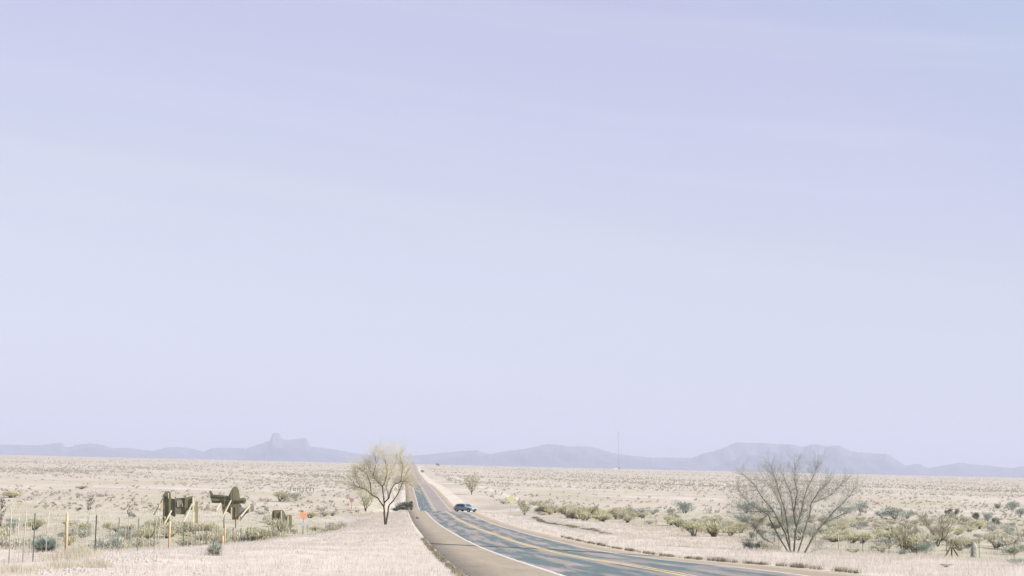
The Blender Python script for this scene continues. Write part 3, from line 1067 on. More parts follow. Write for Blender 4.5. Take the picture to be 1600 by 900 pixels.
shrub_band(120, 1190, 1620, 125, 300, ['olive', 'yolive', 'sage', 'cream', 'cream'], 1.2, 3.6,
           'olive bush among the scrub behind the right fence', 'scrub behind the right fence', (.45, .8), lambda px, Y, o: o > 36 and not (1440 < px < 1570 and Y < 160))
shrub_band(16, 760, 850, 300, 420, ['yolive', 'cream', 'sage'], 1.6, 3.2,
           'low brush beyond the yellow sign', 'low brush beyond the yellow sign', (.35, .6), lambda px, Y, o: o > 16)

# far scrub dotted over the plain
pts = []
for _ in range(52000):
    Y = 10 ** rnd(math.log10(290), math.log10(4200))
    px = rnd(-30, 1630)
    clump = math.sin(px * .011 * Y / 900 + 1) * math.sin(Y * .008) + .6 * math.sin(px * .05 * Y / 900 + Y * .03)
    if random.random() > .45 + .55 * clump: continue
    if Y < 700 and random.random() < .72: continue
    d = ray(px, 760)
    x = Y * d.x
    off = x - float(XC(Y))
    if -16 < off < 18: continue
    pts.append((Y, x, rnd(.4, 1.25) * (1.0 if Y < 900 else 1.35)))
pts.sort()
near_pts, far_pts = pts[:280], pts[280:]
scr = [MB() for _ in range(4)]
scr_me = []
for i in range(4):
    fo, sm = shrub_parts(1.0, .62, 150, 0, 900 + i, .19, .6, 5)
    scr_me.append((fo, fo.mesh('scrub_bush', [M['scrub'], M['olive'], M['teal']][i % 3])))
for Y, x, w in near_pts:
    o = link('scrub_bush', random.choice(scr_me)[1])
    o.location = (x, Y, gz(x, Y) - .03)
    o.scale = (w, w, w * rnd(.7, 1.1)); o.rotation_euler = (0, 0, rnd(0, 6.28))
    tag(o, 'small scrub bush dotting the dry plain beyond the fences', 'bush', 'scrub bushes dotting the plain')
# the rest as one
fo_l = []
for i in range(4):
    fo, _ = shrub_parts(1.0, .62, 34, 0, 950 + i, .42, .6, 4)
    fo_l.append((np.array(fo.v), np.array(fo.f)))
vs, fs, nb = [], [], 0
for Y, x, w in far_pts:
    v, f = random.choice(fo_l)
    a = rnd(0, 6.28); c_, s_ = math.cos(a), math.sin(a)
    vv = np.empty_like(v)
    vv[:, 0] = x + w * (v[:, 0] * c_ - v[:, 1] * s_)
    vv[:, 1] = Y + w * (v[:, 0] * s_ + v[:, 1] * c_)
    vv[:, 2] = gz(x, Y) + w * v[:, 2]
    vs.append(vv); fs.append(f + nb); nb += len(v)
tag(link('scrub', fastmesh('scrub', np.concatenate(vs), np.concatenate(fs), [M['farscrub']])),
    'distant brown scrub speckling the plain to the horizon', 'scrub', kind='stuff')


# ------------------------------------------------------------------ yuccas
def yucca(px, py, wpx, label, Y=None, n=170, m='teal', stalk=None, hs=.62, group=None):
    p = at(px, py) if Y is None else atd(px, Y)
    w = wpx * p.y / F
    root = empty('yucca', p, label, 'yucca', group)
    lv = MB()
    for k in range(n):
        a = rnd(0, 2 * math.pi)
        e = math.asin(min(1, random.random() ** .8))
        off = rnd(0, .10) * w
        d = Vector((math.cos(a) * math.cos(e), math.sin(a) * math.cos(e), math.sin(e) * 1.0 + .08))
        ln = w * .52 * rnd(.75, 1.05) * (hs * 1.45 if e > .9 else 1)
        lv.blade((math.cos(a) * off, math.sin(a) * off, w * rnd(.02, .12)), d, ln, w * .045, rnd(.02, .14), segs=3)
    lv.build('leaves', M[m], root)
    dl = MB()
    for k in range(n // 3):
        a = rnd(0, 2 * math.pi)
        dl.blade((math.cos(a) * .1 * w, math.sin(a) * .1 * w, w * .06), (math.cos(a), math.sin(a), rnd(-.05, .3)), w * rnd(.3, .45), w * .04, .15, segs=2)
    dl.build('dead_leaves', M['drygrass'], root)
    if stalk:
        for (topx, topy, r) in stalk:
            q = pos(topx, topy, p.y) - p
            sm = MB()
            sm.tube([(0, 0, 0), (q.x * .5 + rnd(-.05, .05), 0, q.z * .5), (q.x, 0, q.z)], [r, r * .8, r * .3], 5)
            so = sm.build('flower_stalk', M['stalk'], root, smooth=True)
            pd = MB()
            for k in range(85):
                t_ = 1 - .50 * random.random() ** .8
                a = rnd(0, 6.28)
                rr = (q.z * .10) * math.sin(min(1, (t_ - .48) / .30) * math.pi * .5) * rnd(.3, 1) * (1.25 - t_ * .45)
                c = Vector((q.x * t_ + math.cos(a) * rr, math.sin(a) * rr, q.z * t_ + rnd(-.05, .10)))
                pd.tube([(q.x * t_, 0, q.z * t_ - .10), tuple(c)], [.008, .006], 3, cap=False)
                sz = rnd(.035, .07)
                pd.tube([tuple(c - Vector((0, 0, sz))), tuple(c), tuple(c + Vector((0, 0, sz * 1.4)))], [sz * .5, sz, sz * .3], 4)
            pd.build('seed_pods', M['pod'], so)
    return root


yucca(75, 850, 54, 'broad blue green yucca clump behind the fence, left of the tan wooden post', 56, 420, hs=.62)
yucca(335, 868, 37, 'round grey green yucca alone in the pale grass in front of the fence', None, 300, 'sage', hs=.9)
yucca(137, 828, 27, 'blue green yucca with the tallest pale seed stalks behind the fence', 188, 200, 'teal',
      [(148, 764, .05), (141, 768, .04)])
yucca(201, 846, 25, 'dark green yucca with a shorter dark podded stalk behind the fence', 148, 200, 'teal',
      [(206, 770, .045)])
yucca(1379, 862, 15, 'small round bluish yucca behind the fence, left of a paler one', 128, 160, 'sage', hs=.95)
yucca(1409, 866, 21, 'pale flat topped yucca behind the fence, right of a small round one', 122, 200, 'sage', hs=.8)
yucca(131, 854, 12, 'tiny blue green yucca low in the grass right of the tan wooden post', 62, 90, 'teal')
yucca(2, 852, 14, 'yucca with cream seed stalk cut off by the left edge of the picture', 75, 100, 'sage', [(3, 778, .03)])

# shaggy cream yucca trunk by the right fence
p = atd(1521, 118)
root = empty('yucca_stump', p, 'stout pale shaggy yucca trunk standing right of the fence brace', 'yucca')
s_ = 118 / F
hh, ww = 25 * s_, 6.0 * s_
core = MB()
core.tube([(0, 0, -.1), (0, 0, hh * .3), (0, 0, hh * .7), (0, 0, hh * .9), (0, 0, hh)], [ww * .5, ww * .62, ww * .6, ww * .40, ww * .1], 12)
core.build('trunk', M['shag'], root, smooth=True)
sk = MB()
for k in range(520):
    a = rnd(0, 6.28); z = hh * rnd(.12, .98)
    r_ = ww * (.72 if z < hh * .75 else .72 * (1 - (z / hh - .75) * 3)) * rnd(.8, 1.15)
    sk.blade((math.cos(a) * r_ * .85, math.sin(a) * r_ * .85, z), (math.cos(a) * .7, math.sin(a) * .7, -.8), hh * rnd(.12, .26), ww * .13, 0, segs=2)
sk.build('dead_leaves', M['shag'], root)

# loose pale stalks leaning by the first panel
for (x0, y0, x1, y1, lab) in [(242, 852, 250, 785, 'tall pale dry stalk leaning right in front of the first wooden panel'),
                               (248, 850, 253, 800, 'shorter pale dry stalk upright in front of the first wooden panel'),
                               (74, 824, 79, 788, 'thin cream stalk rising behind the broad yucca clump'),
                               (30, 836, 31, 800, 'thin cream forked stalk near the first fence posts')]:
    Y = 120
    b_ = atd(x0, Y); q = pos(x1, y1, Y) - b_
    root = empty('dry_stalk', b_, lab, 'stalk')
    mb = MB(); mb.tube([(0, 0, -.05), (q.x * .4, .05, q.z * .5), (q.x, 0, q.z)], [.045, .035, .015], 5)
    mb.build('stem', M['stalk'], root, smooth=True)
    mb = MB()
    for k in range(14):
        t_ = rnd(.6, 1); mb.tube([(q.x * t_, 0, q.z * t_), (q.x * t_ + rnd(-.25, .25), rnd(-.2, .2), q.z * t_ + rnd(.02, .25))], [.012, .006], 3)
    mb.build('side_twigs', M['stalk'], root)


# ------------------------------------------------------------------ fences
def fence(name, label, posts, hwire, wire_fr, stays=0, skew=0):
    """posts: list of (x, y, kind, height)"""
    x0, y0 = posts[0][0], posts[0][1]
    root = empty(name, (x0, y0, gz(x0, y0)), label, 'fence')
    o0 = root.location.copy()
    for (x, y, kind, h) in posts:
        z = gz(x, y)
        mb = MB()
        lx, ly = rnd(-.02, .02) * h, rnd(-.02, .02) * h
        b_ = Vector((x, y, z)) - o0
        if kind == 't':      # steel T post: flange, web and studs
            mb.beam(b_ + Vector((0, 0, -.3)), b_ + Vector((lx, ly, h)), .05, .012)
            mb.beam(b_ + Vector((0, .022, -.3)), b_ + Vector((lx, ly + .022, h - .002)), .012, .034)
            mb.build('post', M['steel_post'], root)
        else:
            r = {'w': .052, 'g': .045, 's': .018}[kind]
            mb.tube([b_ + Vector((0, 0, -.3)), b_ + Vector((lx * .5, ly * .5, h * .5)), b_ + Vector((lx, ly, h))], [r, r * .95, r * .85], 9)
            mb.build('post', M['wood_post'] if kind == 'w' else M['wood_grey'], root, smooth=True)
    for fr in wire_fr:
        mb = MB()
        pp = []
        for i, (x, y, kind, h) in enumerate(posts):
            q = Vector((x, y - .03, gz(x, y) + hwire * fr)) - o0
            if i:
                pp.append((pp[-1] + q) / 2 - Vector((0, 0, .02)))
            pp.append(q)
        mb.tube(pp, [.0035] * len(pp), 3, cap=False)
        mb.build('wire', M['wire'], root)
    if stays:
        for i in range(len(posts) - 1):
            a, b_ = posts[i], posts[i + 1]
            for k in range(stays):
                t_ = (k + 1) / (stays + 1)
                x, y = a[0] + (b_[0] - a[0]) * t_, a[1] + (b_[1] - a[1]) * t_
                z = gz(x, y)
                if y > 330: continue
                mb = MB(); q = Vector((x, y, z)) - o0
                mb.tube([q + Vector((rnd(-.04, .04), 0, .03)), q + Vector((rnd(-.04, .04), 0, hwire + .03))], [.013, .011], 4)
                mb.build('stay', M['wood_grey'], root)
    return root


def fx(px, Y): return ray(px, 830).x * Y


lp = [(fx(-60, 40), 40, 't', 1.45), (fx(17, 45), 45, 's', 1.6), (fx(38, 46.5), 46.5, 's', 1.55), (fx(54, 48), 48, 't', 1.5), (fx(105, 52.5), 52.5, 'w', 1.42),
      (fx(150, 57.5), 57.5, 't', 1.4), (fx(186, 62.5), 62.5, 't', 1.4), (fx(216, 67.5), 67.5, 't', 1.4), (fx(242, 72.5), 72.5, 't', 1.4),
      (fx(265, 78), 78, 'w', 1.4), (fx(287, 83.5), 83.5, 't', 1.35), (fx(306, 89), 89, 't', 1.35), (fx(323, 95), 95, 't', 1.35),
      (fx(338, 101), 101, 't', 1.35), (fx(352, 107), 107, 'w', 1.4), (fx(364, 113), 113, 't', 1.35), (fx(376, 119), 119, 't', 1.35),
      (fx(387, 125), 125, 't', 1.35), (fx(399, 132), 132, 'g', 1.35), (fx(411, 139), 139, 't', 1.35), (fx(424, 147), 147, 't', 1.35),
      (fx(438, 155), 155, 't', 1.5), (fx(452, 163), 163, 'g', 1.3), (fx(466, 171), 171, 'w', 1.4), (fx(480, 179), 179, 't', 1.35),
      (fx(494, 187), 187, 'g', 1.35), (fx(508, 196), 196, 't', 1.35), (fx(522, 205), 205, 'g', 1.3)]
fence('wire_fence', 'wire fence of dark steel and tan wooden posts running away on the left', lp, 1.22,
      (.12, .35, .58, .8, .97), 2)
rp = []
for i in range(34):
    Y = 84 + i * 5.0 + (i * i) * .12
    X = 40.6 - .079 * Y
    k = 't'
    rp.append((X, Y, 'g' if i in (9, 17, 24) else k, 1.38))
fence('wire_fence', 'thin barbed wire fence on slim dark posts running away on the right', rp, 1.2, (.15, .42, .7, .97), 1)

# three-legged brace of the right fence
p = pos(1487, 872, 112); p.z = gz(p.x, p.y)
root = empty('fence_brace', p, 'dark three-legged fence brace like an arrow in the grass by the right fence', 'fence brace')
hb = 30 / F * 112
mb = MB(); mb.tube([(0, 0, -.2), (0, 0, hb * .99)], [.06, .055], 8); mb.build('post', M['rib'], root, smooth=True)
mb = MB(); mb.tube([(-.72, -.35, -.12), (.015, -.03, hb * .72)], [.06, .055], 8); mb.build('leg', M['rib'], root, smooth=True)
mb = MB(); mb.tube([(.70, .35, -.05), (-.015, .03, hb * .72)], [.06, .055], 8); mb.build('leg', M['rib'], root, smooth=True)

# two stand-alone survey posts seen past the right verge
for (px, py, h, m_, lab) in [(979, 817, 15, 'wood_grey', 'slim grey wooden post standing in brush left of the orange one'),
                             (1025.5, 817, 10, 'wood_post', 'short orange brown post in the brush past the right verge'),
                             (351, 851, 19, 'wood_post', 'short tan stake in the brush under the cross shaped panel')]:
    b_ = at(px, py) if px > 900 else atd(px, 117)
    s_ = b_.y / F
    mb = MB(); mb.tube([(0, 0, -.2), (.01, 0, h * s_ * .5), (0, 0, h * s_)], [.09, .085, .075], 8)
    o = mb.build('wooden_post', M[m_], None, True, b_)
    tag(o, lab, 'post')

# ------------------------------------------------------------------ plywood panels seen from behind
YC = 186
SP = YC / F


def zpx(x, y, ox=220, oy=740, k=7.5):
    return ox + x / k, oy + y / k


class Cut:
    """helper turning photo positions into local metres on the panel's own upright plane"""
    def __init__(s, name, label, px, Y, rz=0):
        s.Y = Y
        s.px = px
        s.b = atd(px, Y)
        s.root = empty(name, s.b, label, 'wooden panel', None, rz)

    def q(s, x, y):
        w = pos(*zpx(x, y), s.Y) - s.b
        return (w.x, w.z)

    def poly(s, pts_): return [s.q(*p_) for p_ in pts_]

    def panel(s, name, pts_, y0, m_, t_=.03):
        mb = MB(); mb.prism(s.poly(pts_), y0, y0 + t_)
        return mb.build(name, M[m_], s.root)

    def rib(s, name, a, b, w, y0, m_, t_=.09):
        (xa, za), (xb, zb) = s.q(*a), s.q(*b)
        mb = MB(); mb.beam((xa, y0, za), (xb, y0, zb), w, t_)
        return mb.build(name, M[m_], s.root)

    def brace(s, a, b, w=.16, out=1.6, m_='brace_wood'):
        (xa, za), (xb, zb) = s.q(*a), s.q(*b)
        mb = MB(); mb.beam((xa, -.12, za), (xb, -out, zb), w, .09)
        return mb.build('brace', M[m_], s.root)


G1 = 640   # ground level in the zoom's rows
c1 = Cut('plywood_cutout', 'dark wooden cutout panel with windows seen from behind, left of the others', 276, YC)
c1.panel('board', [(262, 620), (258, 420), (262, 260), (282, 208), (330, 203), (350, 225), (356, 290), (405, 300), (415, 285), (520, 282), (580, 266),
                   (618, 264), (618, 330), (600, 420), (540, 440), (530, 480), (460, 480), (400, 470), (395, 510), (330, 470), (325, 620)], 0, 'ply')
c1.panel('side_board', [(628, 620), (628, 330), (655, 318), (662, 340), (662, 600)], .45, 'olive_board')
c1.panel('window_board', [(432, 392), (432, 325), (440, 312), (488, 310), (492, 392)], -.06, 'ply_grey', .02)
for x, a, b in ((330, 250, 560), (405, 270, 500), (520, 255, 520), (270, 240, 600)):
    c1.rib('rib', (x, a), (x + 1, b), .16, -.10, 'rib')
c1.rib('light_strip', (434, 385), (436, 318), .09, -.14, 'brace_wood', .04)
c1.rib('light_strip', (490, 385), (491, 345), .09, -.14, 'brace_wood', .04)
c1.rib('light_strip', (327, 290), (330, 228), .13, -.20, 'brace_wood', .06)
c1.rib('post', (614, 640), (614, 272), .17, -.14, 'brace_wood', .12)
c1.rib('post', (513, 640), (512, 500), .14, -.55, 'brace_wood', .12)
c1.rib('post', (296, 620), (297, 500), .14, -.55, 'brace_wood', .12)
c1.brace((608, 345), (526, 575), .18)
c1.brace((362, 432), (300, 610), .16)
c1.brace((262, 290), (188, 480), .10, 1.6, 'rib')
c1.panel('edge_board', [(240, 430), (236, 370), (256, 318), (266, 330), (268, 400), (262, 440)], -.30, 'brace_wood', .03)

c2 = Cut('plywood_cutout', 'dark cross shaped wooden cutout with pointed oval top seen from behind', 358, YC)
c2.panel('board', [(800, 205), (822, 198), (850, 245), (935, 250), (1030, 262), (1046, 215), (1075, 165), (1105, 146), (1132, 160), (1152, 205), (1157, 265),
                   (1172, 292), (1186, 284), (1210, 280), (1232, 300), (1234, 335), (1212, 358), (1186, 352), (1160, 345), (1150, 540), (1068, 540),
                   (1050, 470), (1000, 440), (985, 500), (962, 480), (945, 350), (838, 345), (822, 312)], 0, 'ply')
c2.panel('lower_board', [(1152, 352), (1185, 395), (1215, 408), (1250, 385), (1290, 350), (1316, 395), (1300, 445), (1230, 470), (1160, 560), (1150, 560)], .18, 'ply_grey')
c2.rib('cross_rib', (830, 318), (1225, 315), .13, -.12, 'rib')
c2.rib('cross_rib', (828, 250), (1040, 268), .09, -.12, 'rib')
for x, a, b in ((985, 262, 470), (1082, 200, 520), (1138, 360, 540)):
    c2.rib('rib', (x, a), (x, b), .15, -.22, 'rib')
c2.brace((1066, 300), (980, 520), .16)
c2.brace((938, 345), (916, 430), .10)
c2.brace((1282, 372), (1195, 500), .16)
c2.rib('post', (1275, 560), (1277, 400), .13, .0, 'brace_wood')
c2.rib('post', (1072, 560), (1073, 395), .14, -.50, 'brace_wood')
c2.rib('post', (1160, 600), (1162, 490), .13, -.50, 'brace_wood')
c2.panel('side_board', [(1292, 440), (1286, 380), (1300, 362), (1320, 375), (1322, 430), (1308, 450)], .30, 'olive_board')
c2.rib('post', (1108, 640), (1108, 530), .16, .10, 'rib')
c2.rib('post', (972, 640), (972, 470), .16, .10, 'rib')

c3 = Cut('plywood_cutout', 'smallest dark wooden cutout half sunk in brush near the orange sign', 440, 170)
o3 = lambda x, y: ((410 + x / 10.67 - 220) * 7.5, (780 + y / 10.67 - 740) * 7.5)
c3.panel('board', [o3(*q) for q in ((170, 520), (160, 250), (172, 182), (335, 178), (358, 200), (385, 262), (400, 285), (472, 268), (478, 440), (470, 520))], 0, 'ply')
c3.panel('side_board', [o3(*q) for q in ((452, 480), (450, 268), (484, 268), (486, 400), (478, 480))], .35, 'olive_board')
c3.rib('post', o3(432, 520), o3(431, 282), .12, -.14, 'brace_wood')
c3.rib('post', o3(322, 520), o3(321, 190), .12, -.14, 'brace_wood')
c3.rib('rib', o3(200, 500), o3(201, 190), .12, -.10, 'rib')


# ------------------------------------------------------------------ signs
def disc(mb, c, r, n, t_, rot0=0, mi=0):
    mb.prism([(c[0] + r * math.cos(rot0 + 2 * math.pi * k / n), c[1] + r * math.sin(rot0 + 2 * math.pi * k / n)) for k in range(n)], -t_ / 2, t_ / 2, mi)


def bevel_square(c, r):
    P = []
    for k in range(4):
        a = math.pi / 2 * k
        for da in (-.07, .07):
            P.append((c[0] + r * .965 * math.cos(a + da), c[1] + r * .965 * math.sin(a + da)))
    return P


# orange sign over a white plate
b_ = pos(473, 834, 186); b_.z = gz(b_.x, b_.y)
s_ = 186 / F
root = empty('road_sign', b_, 'orange sign above a small white plate on a dark post near the left fence', 'sign')
topz = (pos(473, 805, 186) - b_).z
mb = MB(); mb.tube([(0, .05, -.3), (0, .05, topz + .2)], [.045, .04], 8); mb.build('post', M['steel_post'], root, smooth=True)
mb = MB(); mb.prism([(-.46, topz - .02), (-.36, topz + .30), (.36, topz + .30), (.46, topz - .02), (.24, topz - .34), (-.24, topz - .34)], -.015, .015); mb.build('sign_face', M['orange'], root)
pz = (pos(473, 819.5, 186) - b_).z
mb = MB(); mb.box((0, -.01, pz), (.66, .025, .36)); mb.build('plate', M['whiteplate'], root)

b_ = at(549, 796)
s_ = b_.y / F
root = empty('road_sign', b_, 'small faded red sign on a thin post left of the roadside tree', 'sign')
tz = 14 * s_
mb = MB(); mb.tube([(0, .05, -.3), (0, .05, tz)], [.05, .045], 8); mb.build('post', M['steel_post'], root, smooth=True)
mb = MB(); disc(mb, (0, tz), 3.3 * s_, 8, .03, math.pi / 8); mb.build('sign_face', M['redsign'], root)

b_ = pos(798, 797, 300); b_.z = gz(b_.x, b_.y)
tz = (pos(798, 779.5, 300) - b_).z
root = empty('road_sign', b_, 'yellow diamond warning sign on a post right of the road beyond the car', 'sign')
mb = MB(); mb.box((0, .06, tz / 2 - .2), (.09, .06, tz + .6)); mb.build('post', M['wood_grey'], root)
mb = MB(); mb.prism(bevel_square((0, tz), .80), -.015, .015); mb.build('sign_face', M['yellowsign'], root)

# dark roadside cabinet with yellow foot at the left shoulder
b_ = atd(643, 331)
b_.z = gz(b_.x, b_.y)
s_ = 331 / F
root = empty('roadside_cabinet', b_, 'narrow dark box with a yellow foot at the left shoulder beyond the tree', 'cabinet')
hz_ = (pos(643, 784, 331) - b_).z
mb = MB(); mb.box((0, 0, hz_ * .62), (.55, .45, hz_ * .72)); mb.build('body', M['cabinet'], root)
mb = MB(); mb.prism([(-.36, hz_ * .98), (0, hz_ * 1.08), (.36, hz_ * .98)], -.30, .30); mb.build('lid', M['cabinet'], root)
mb = MB(); mb.box((0, 0, hz_ * .13 - .1), (.62, .52, hz_ * .26 + .2)); mb.build('foot', M['yellowbase'], root)

# leaning delineator at the shoulder edge
b_ = atd(652, 222)
b_.x = float(XC(222)) - HL - .35; b_.z = gz(b_.x, 222)
mb = MB(); mb.beam((0, 0, -.2), (-.22, 0, 1.05), .11, .03); mb.box((-.20, -.025, .95), (.10, .012, .16), mi=1)
tag(mb.build('delineator_post', [M['cardark'], M['whiteplate']], None, loc=b_), 'short dark marker post leaning at the edge of the left shoulder', 'marker post')

# fence of small sticks far away on the left plain
far_root = at(455, 767)
frt = empty('rail_fence', far_root, 'short row of little dark posts far out beyond the green bushes', 'fence')
for k in range(9):
    q = at(450 + k * 5.2, 767.5)
    z = gz(q.x, q.y); d_ = Vector((q.x, far_root.y, gz(q.x, far_root.y))) - far_root
    mb = MB(); mb.tube([d_ + Vector((0, 0, -.2)), d_ + Vector((rnd(-.1, .1), 0, rnd(1.0, 1.5)))], [.14, .12], 6)
    mb.build('post', M['rib'], frt)
mb = MB(); mb.tube([Vector((0, 0, .9)), Vector((44 / F * far_root.y, 0, gz(far_root.x + 44 / F * far_root.y, far_root.y) - far_root.z + .9))], [.05, .05], 5); mb.build('rail', M['rib'], frt)

# ------------------------------------------------------------------ car
YCAR = 283
cx = ray(727.5, 790).x * YCAR
cz = float(ZR(YCAR)) + .02
car = empty('car', (cx, YCAR, cz), 'pale blue car with dark side windows standing on the road beyond the crest', 'car', None, D2R(-38))
# local: +x is the nose; side profile in x,z


def body_mesh():
    mb = MB()
    # cross sections along x: (x, half width bottom, z bottom, half width belt, z belt, half width roof, z roof)
    secs = [(-2.30, .70, .38, .78, .80, .70, .88), (-2.15, .84, .30, .90, .92, .74, 1.02), (-1.75, .88, .26, .92, .98, .66, 1.50), (-1.2, .88, .24, .93, .98, .68, 1.62),
            (-.3, .88, .24, .93, .97, .69, 1.66), (.35, .88, .24, .93, .96, .66, 1.58), (1.05, .88, .26, .92, .98, .72, 1.06), (1.7, .87, .28, .90, .90, .74, .98),
            (2.15, .82, .32, .86, .78, .70, .84), (2.32, .66, .40, .72, .66, .60, .70)]
    b = len(mb.v)
    for (x, wb, zb, wm, zm, wr, zr_) in secs:
        ring = [(-wb, zb), (-wm, zb + .22), (-wm, zm), (-wr, zr_ - .05), (-wr * .8, zr_), (wr * .8, zr_), (wr, zr_ - .05), (wm, zm), (wm, zb + .22), (wb, zb)]
        for yy, zz in ring: mb.v.append((x, yy, zz))
    n = 10
    for i in range(len(secs) - 1):
        for k in range(n):
            k2 = (k + 1) % n
            mb.f.append((b + i * n + k, b + i * n + k2, b + (i + 1) * n + k2, b + (i + 1) * n + k)); mb.m.append(0)
    mb.f.append(tuple(b + k for k in range(n))[::-1]); mb.m.append(0)
    mb.f.append(tuple(b + (len(secs) - 1) * n + k for k in range(n))); mb.m.append(0)
    return mb


body = body_mesh().build('body', M['carpaint'], car, smooth=False)
bv = body.modifiers.new('bevel', 'BEVEL'); bv.width = .035; bv.segments = 2


def quad(name, pts_, m_, parent):
    """thin glass plate with thickness"""
    P = [Vector(q) for q in pts_]
    nrm = (P[1] - P[0]).cross(P[-1] - P[0]).normalized() * .012
    mb = MB(); n = len(P)
    for q in P: mb.v.append(tuple(q + nrm))
    for q in P: mb.v.append(tuple(q - nrm))
    mb.f.append(tuple(range(n))); mb.m.append(0)
    mb.f.append(tuple(range(n, 2 * n))[::-1]); mb.m.append(0)
    for i in range(n):
        j = (i + 1) % n
        mb.f.append((i, i + n, j + n, j)); mb.m.append(0)
    return mb.build(name, M[m_], parent)


for s in (-1, 1):
    for xa, xb, za, zb_ in ((-1.62, -.72, 1.42, 1.52), (-.66, .22, 1.54, 1.50)):
        def sy(z): return s * (.93 - (z - .98) / .64 * .245 + .018)
        quad('side_window', [(xa, sy(1.03), 1.03), (xb if xb < .2 else .62, sy(1.03), 1.03), (xb - .02, sy(zb_), zb_), (xa + (.22 if xa < -1 else 0), sy(za), za)], 'glass', car)
quad('windscreen', [(1.02, -.66, 1.10), (1.02, .66, 1.10), (.42, .58, 1.54), (.42, -.58, 1.54)], 'glass', car)
quad('rear_window', [(-2.12, .64, 1.10), (-2.12, -.64, 1.10), (-1.82, -.58, 1.46), (-1.82, .58, 1.46)], 'glass', car)
for s in (-1, 1):
    mb = MB(); mb.box((2.22, s * .60, .68), (.12, .26, .14)); mb.build('headlight', M['lampglass'], car)
    mb = MB(); mb.box((-2.26, s * .64, .80), (.10, .18, .24)); mb.build('tail_light', M['redlamp'], car)
    mb = MB(); mb.box((.72, s * 1.02, 1.06), (.12, .18, .13)); mb.build('mirror', M['carpaint'], car)
    mb = MB(); mb.box((0, s * .905, .34), (2.0, .05, .16)); mb.build('sill', M['cardark'], car)
    mb = MB(); mb.box((-.15, s * .955, .86), (.14, .03, .03)); mb.box((-1.0, s * .955, .87), (.14, .03, .03)); mb.build('door_handle', M['cardark'], car)
mb = MB(); mb.box((2.30, 0, .55), (.08, .80, .22)); mb.build('grille', M['cardark'], car)
mb = MB(); mb.box((2.28, 0, .38), (.14, 1.36, .10)); mb.build('bumper', M['cardark'], car)
for x in (-1.42, 1.42):
    for s in (-1, 1):
        w = MB(); w.tube([(x, s * .70, .34), (x, s * .93, .34)], [.34, .34], 20)
        wo = w.build('wheel', M['tyre'], car)
        w = MB(); w.tube([(x, s * .92, .34), (x, s * .945, .34)], [.20, .18], 14); w.build('rim', M['rim'], wo)
        w = MB()
        P = [(x + .42 * math.cos(a), .34 + .42 * math.sin(a)) for a in np.linspace(0, math.pi, 12)] + [(x - .36 * 1, .34)]
        P = [(x + .42 * math.cos(a), .34 + .42 * math.sin(a)) for a in np.linspace(0, math.pi, 12)]
        w.prism(P, s * .90 - .02, s * .90 + .02); w.build('wheel_arch', M['cardark'], car)

car.scale = (.97, .97, .90)

# ------------------------------------------------------------------ radio mast with its hut
YM = 4700
p = pos(966, 731, YM); p.z = gz(p.x, p.y)
h = (pos(966, 674, YM) - p).z
mast = empty('radio_mast', p, 'very tall thin lattice radio mast standing on the far horizon', 'mast')
mb = MB()
for k in range(3):
    a = 2 * math.pi * k / 3
    mb.tube([(.75 * math.cos(a), .75 * math.sin(a), -1), (.75 * math.cos(a), .75 * math.sin(a), h)], [.13, .13], 4)
nseg = 40
for i in range(nseg):
    for k in range(3):
        a, b2 = 2 * math.pi * k / 3, 2 * math.pi * (k + 1) / 3
        z0_, z1_ = h * i / nseg, h * (i + 1) / nseg
        mb.tube([(.75 * math.cos(a), .75 * math.sin(a), z0_), (.75 * math.cos(b2), .75 * math.sin(b2), z1_)], [.06, .06], 3)
mb.build('lattice', M['mast'], mast)
for k in range(3):
    a = 2 * math.pi * k / 3 + .4
    for zz in (.5, .95):
        mb = MB(); mb.tube([(0, 0, h * zz), (h * .5 * math.cos(a), h * .5 * math.sin(a), -2)], [.03, .03], 3); mb.build('guy_wire', M['mast'], mast)
mb = MB(); mb.tube([(0, 0, h), (0, 0, h + 5)], [.10, .06], 5); mb.build('antenna', M['mast'], mast)
b_ = pos(962, 731, YM - 60); b_.z = gz(b_.x, b_.y)
hut = empty('hut', b_, 'tiny white hut at the foot of the radio mast', 'hut')
mb = MB(); mb.box((0, 0, 2.3), (9, 6, 5)); mb.build('wall', M['whitewall'], hut)
mb = MB(); mb.prism([(-5, 4.8), (5, 4.8), (0, 6.4)], -3.4, 3.4); mb.build('roof', M['greyroof'], hut)
mb = MB(); mb.box((0.5, -3.03, 1.5), (1.6, .08, 3)); mb.build('door', M['greyroof'], hut)
b_ = pos(967.5, 731, YM - 40); b_.z = gz(b_.x, b_.y)
mb = MB(); mb.box((0, 0, 2.5), (4.5, 4.5, 5.4)); mb.box((0, 0, 5.4), (5, 5, .5), mi=1)
tag(mb.build('equipment_shed', [M['greyroof'], M['mast']], None, loc=b_), 'dark little shed right of the white hut at the mast', 'shed')


